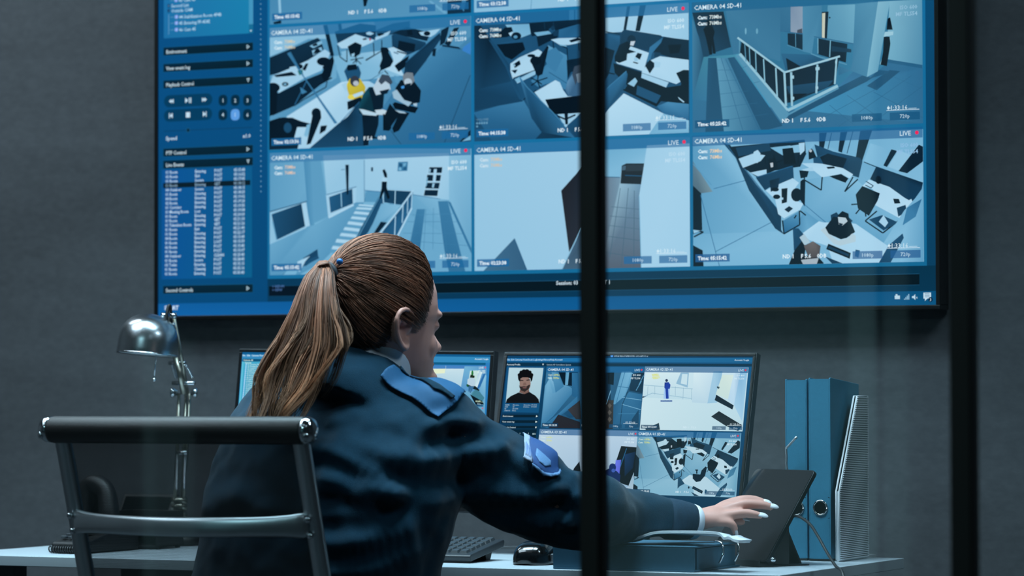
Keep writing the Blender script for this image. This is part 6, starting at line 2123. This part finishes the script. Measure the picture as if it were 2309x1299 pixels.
# under-layer following the skull
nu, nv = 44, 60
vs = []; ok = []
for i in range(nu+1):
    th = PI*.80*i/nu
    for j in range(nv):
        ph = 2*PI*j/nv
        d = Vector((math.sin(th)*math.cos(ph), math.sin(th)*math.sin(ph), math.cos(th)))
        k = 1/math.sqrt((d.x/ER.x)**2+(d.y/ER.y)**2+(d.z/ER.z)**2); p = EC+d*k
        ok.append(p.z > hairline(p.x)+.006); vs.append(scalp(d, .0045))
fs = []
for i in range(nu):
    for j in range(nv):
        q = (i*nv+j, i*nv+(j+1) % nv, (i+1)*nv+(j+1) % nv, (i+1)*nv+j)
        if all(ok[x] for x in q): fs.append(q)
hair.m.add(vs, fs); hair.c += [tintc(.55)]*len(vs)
count = 0
while count < 4200:
    d = Vector((rnd.gauss(0, 1), rnd.gauss(0, 1), rnd.gauss(0, 1))).normalized()
    k = 1/math.sqrt((d.x/ER.x)**2+(d.y/ER.y)**2+(d.z/ER.z)**2); p = EC+d*k
    hl_ = hairline(p.x)
    if p.z < hl_ or d.dot(KN) > .96: continue
    edge = p.z < hl_+.018
    if not edge and rnd.random() < .45: continue
    count += 1
    lay = rnd.random()
    vol = .006+.010*max(0, d.z)+.006*lay
    wob = rnd.uniform(-.02, .02); ph = rnd.uniform(0, 6)
    P = []
    n = 11
    side = d.cross(KN).normalized()
    for i in range(n):
        t = i/(n-1)
        q = slerp(d, KN, t*.985)
        q = (q+side*(wob*math.sin(PI*t)+.012*math.sin(ph+5*t)*math.sin(PI*t))).normalized()
        rise = min(1, t*5+ (0.25 if not edge else .05))
        up = .004+vol*rise*(1-.35*t)+.004*max(0, q.z)*math.sin(PI*t)
        P.append(scalp(q, up))
    k = (.95+.25*math.sin(9*d.x+7*d.z+4*d.y)*.6+rnd.uniform(-.2, .2))*(1.1 if lay > .6 else .94)
    hair.add(P, rnd.uniform(.0005, .00095), [tintc(k*.9), tintc(k*1.05), tintc(k)], 3, .8)
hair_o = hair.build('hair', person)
# wispy short hairs at the nape and temple
pt = Strands()
KP = H(-.104, -.002, .090)
def prow(y, e):
    """left (e=-1) and right (e=1) edges of the ponytail in the photograph"""
    L = np.interp(y, [590, 620, 660, 700, 750, 800, 850, 900, 945, 985], [722, 690, 672, 660, 636, 606, 585, 578, 574, 580])
    R = np.interp(y, [590, 620, 660, 700, 740, 780, 820, 860, 900, 945, 985], [752, 752, 756, 764, 778, 786, 768, 752, 726, 694, 676])
    return L+(R-L)*(e*.5+.5)
DEPTH = [-1.215, -1.245, -1.268, -1.285, -1.305, -1.325, -1.345, -1.365]
def pdepth(y): return float(np.interp(y, [595, 640, 700, 760, 820, 880, 940, 1000], DEPTH))
locks = []
for L in range(84):
    locks.append((rnd.uniform(-1, 1), rnd.uniform(-1, 1), rnd.uniform(0, 6.28), rnd.uniform(.6, 1.25), rnd.choice([820, 870, 900, 930, 950, 960, 970, 985])))
for e, dp, ph, k, yend in locks:
    if e > .55: yend = min(yend, rnd.choice([790, 800, 860, 880]))
    curl = rnd.uniform(5, 17); tone_ = rnd.uniform(.8, 1.2)
    for q in range(24):
        ee = max(-1.05, min(1.05, e+rnd.gauss(0, .06))); dd = dp+rnd.gauss(0, .15)
        P = [KP+Vector((rnd.gauss(0, .004), rnd.gauss(0, .004), rnd.gauss(0, .004))), at(730+8*ee+rnd.gauss(0, 2), 592+4*dd, -1.225-.01*dd)]
        y1 = yend+rnd.gauss(0, 9); n = 15
        for i in range(1, n):
            t = i/(n-1); y = 600+(y1-600)*t
            x = prow(y, ee)+curl*math.sin(ph+t*8.5)*t**1.5*1.25
            if t > .82: x += (t-.82)*60*math.sin(ph*2)
            P.append(at(x, y+rnd.gauss(0, .6), pdepth(y)+.020*dd*(1-.3*t)+.008*math.cos(ph+t*7)*t-.02*math.sin(PI*t)*.6))
        kk = k*tone_*rnd.uniform(.82, 1.18)
        pt.add(P, rnd.uniform(.0005, .0009), [tintc(kk*1.05), tuple(c*kk for c in (152, 102, 79)), tuple(c*kk for c in (172, 124, 95)), tuple(c*kk for c in (190, 144, 110))], 3, .3)
pt.build('ponytail', person)
M_TIE = mat('dark_hair_elastic', (18, 24, 34), .7, var=.2)
tie = MB()
kd = (H(-.125, -.002, .088)-H(-.085, -.002, .092)).normalized()
kc = H(-.1085, -.002, .0905)
a = kd.orthogonal().normalized(); b_ = kd.cross(a)
for dx in (-.006, .001, .007): tie.tube([kc+kd*dx+(a*math.cos(t)+b_*math.sin(t))*.0185 for t in [2*PI*i/24 for i in range(25)]], .0048, 8)
t_o = tie.build('hair_tie', M_TIE, person)
MB().ball(at(766, 590, (kc-CF*.019).y), .006, 12).build('blue_bead', mat('blue_bead', (40, 110, 180), .2), t_o)
finish_canvases()
w = D.worlds.new('dim_room_air'); SC.world = w; w.use_nodes = True
bg = w.node_tree.nodes['Background'] if 'Background' in w.node_tree.nodes else w.node_tree.nodes.new('ShaderNodeBackground')
bg.inputs[0].default_value = (*lin((120, 150, 165)), 1); bg.inputs[1].default_value = .06
SC.view_settings.view_transform = 'Standard'
SC.view_settings.look = 'None'
SC.view_settings.exposure = 0
SC.view_settings.gamma = 1
SC.view_settings.use_curve_mapping = False
SC.cycles.max_bounces = 8
SC.cycles.transparent_max_bounces = 16
SC.cycles.caustics_reflective = False
SC.cycles.caustics_refractive = False
SC.cycles.sample_clamp_indirect = 4
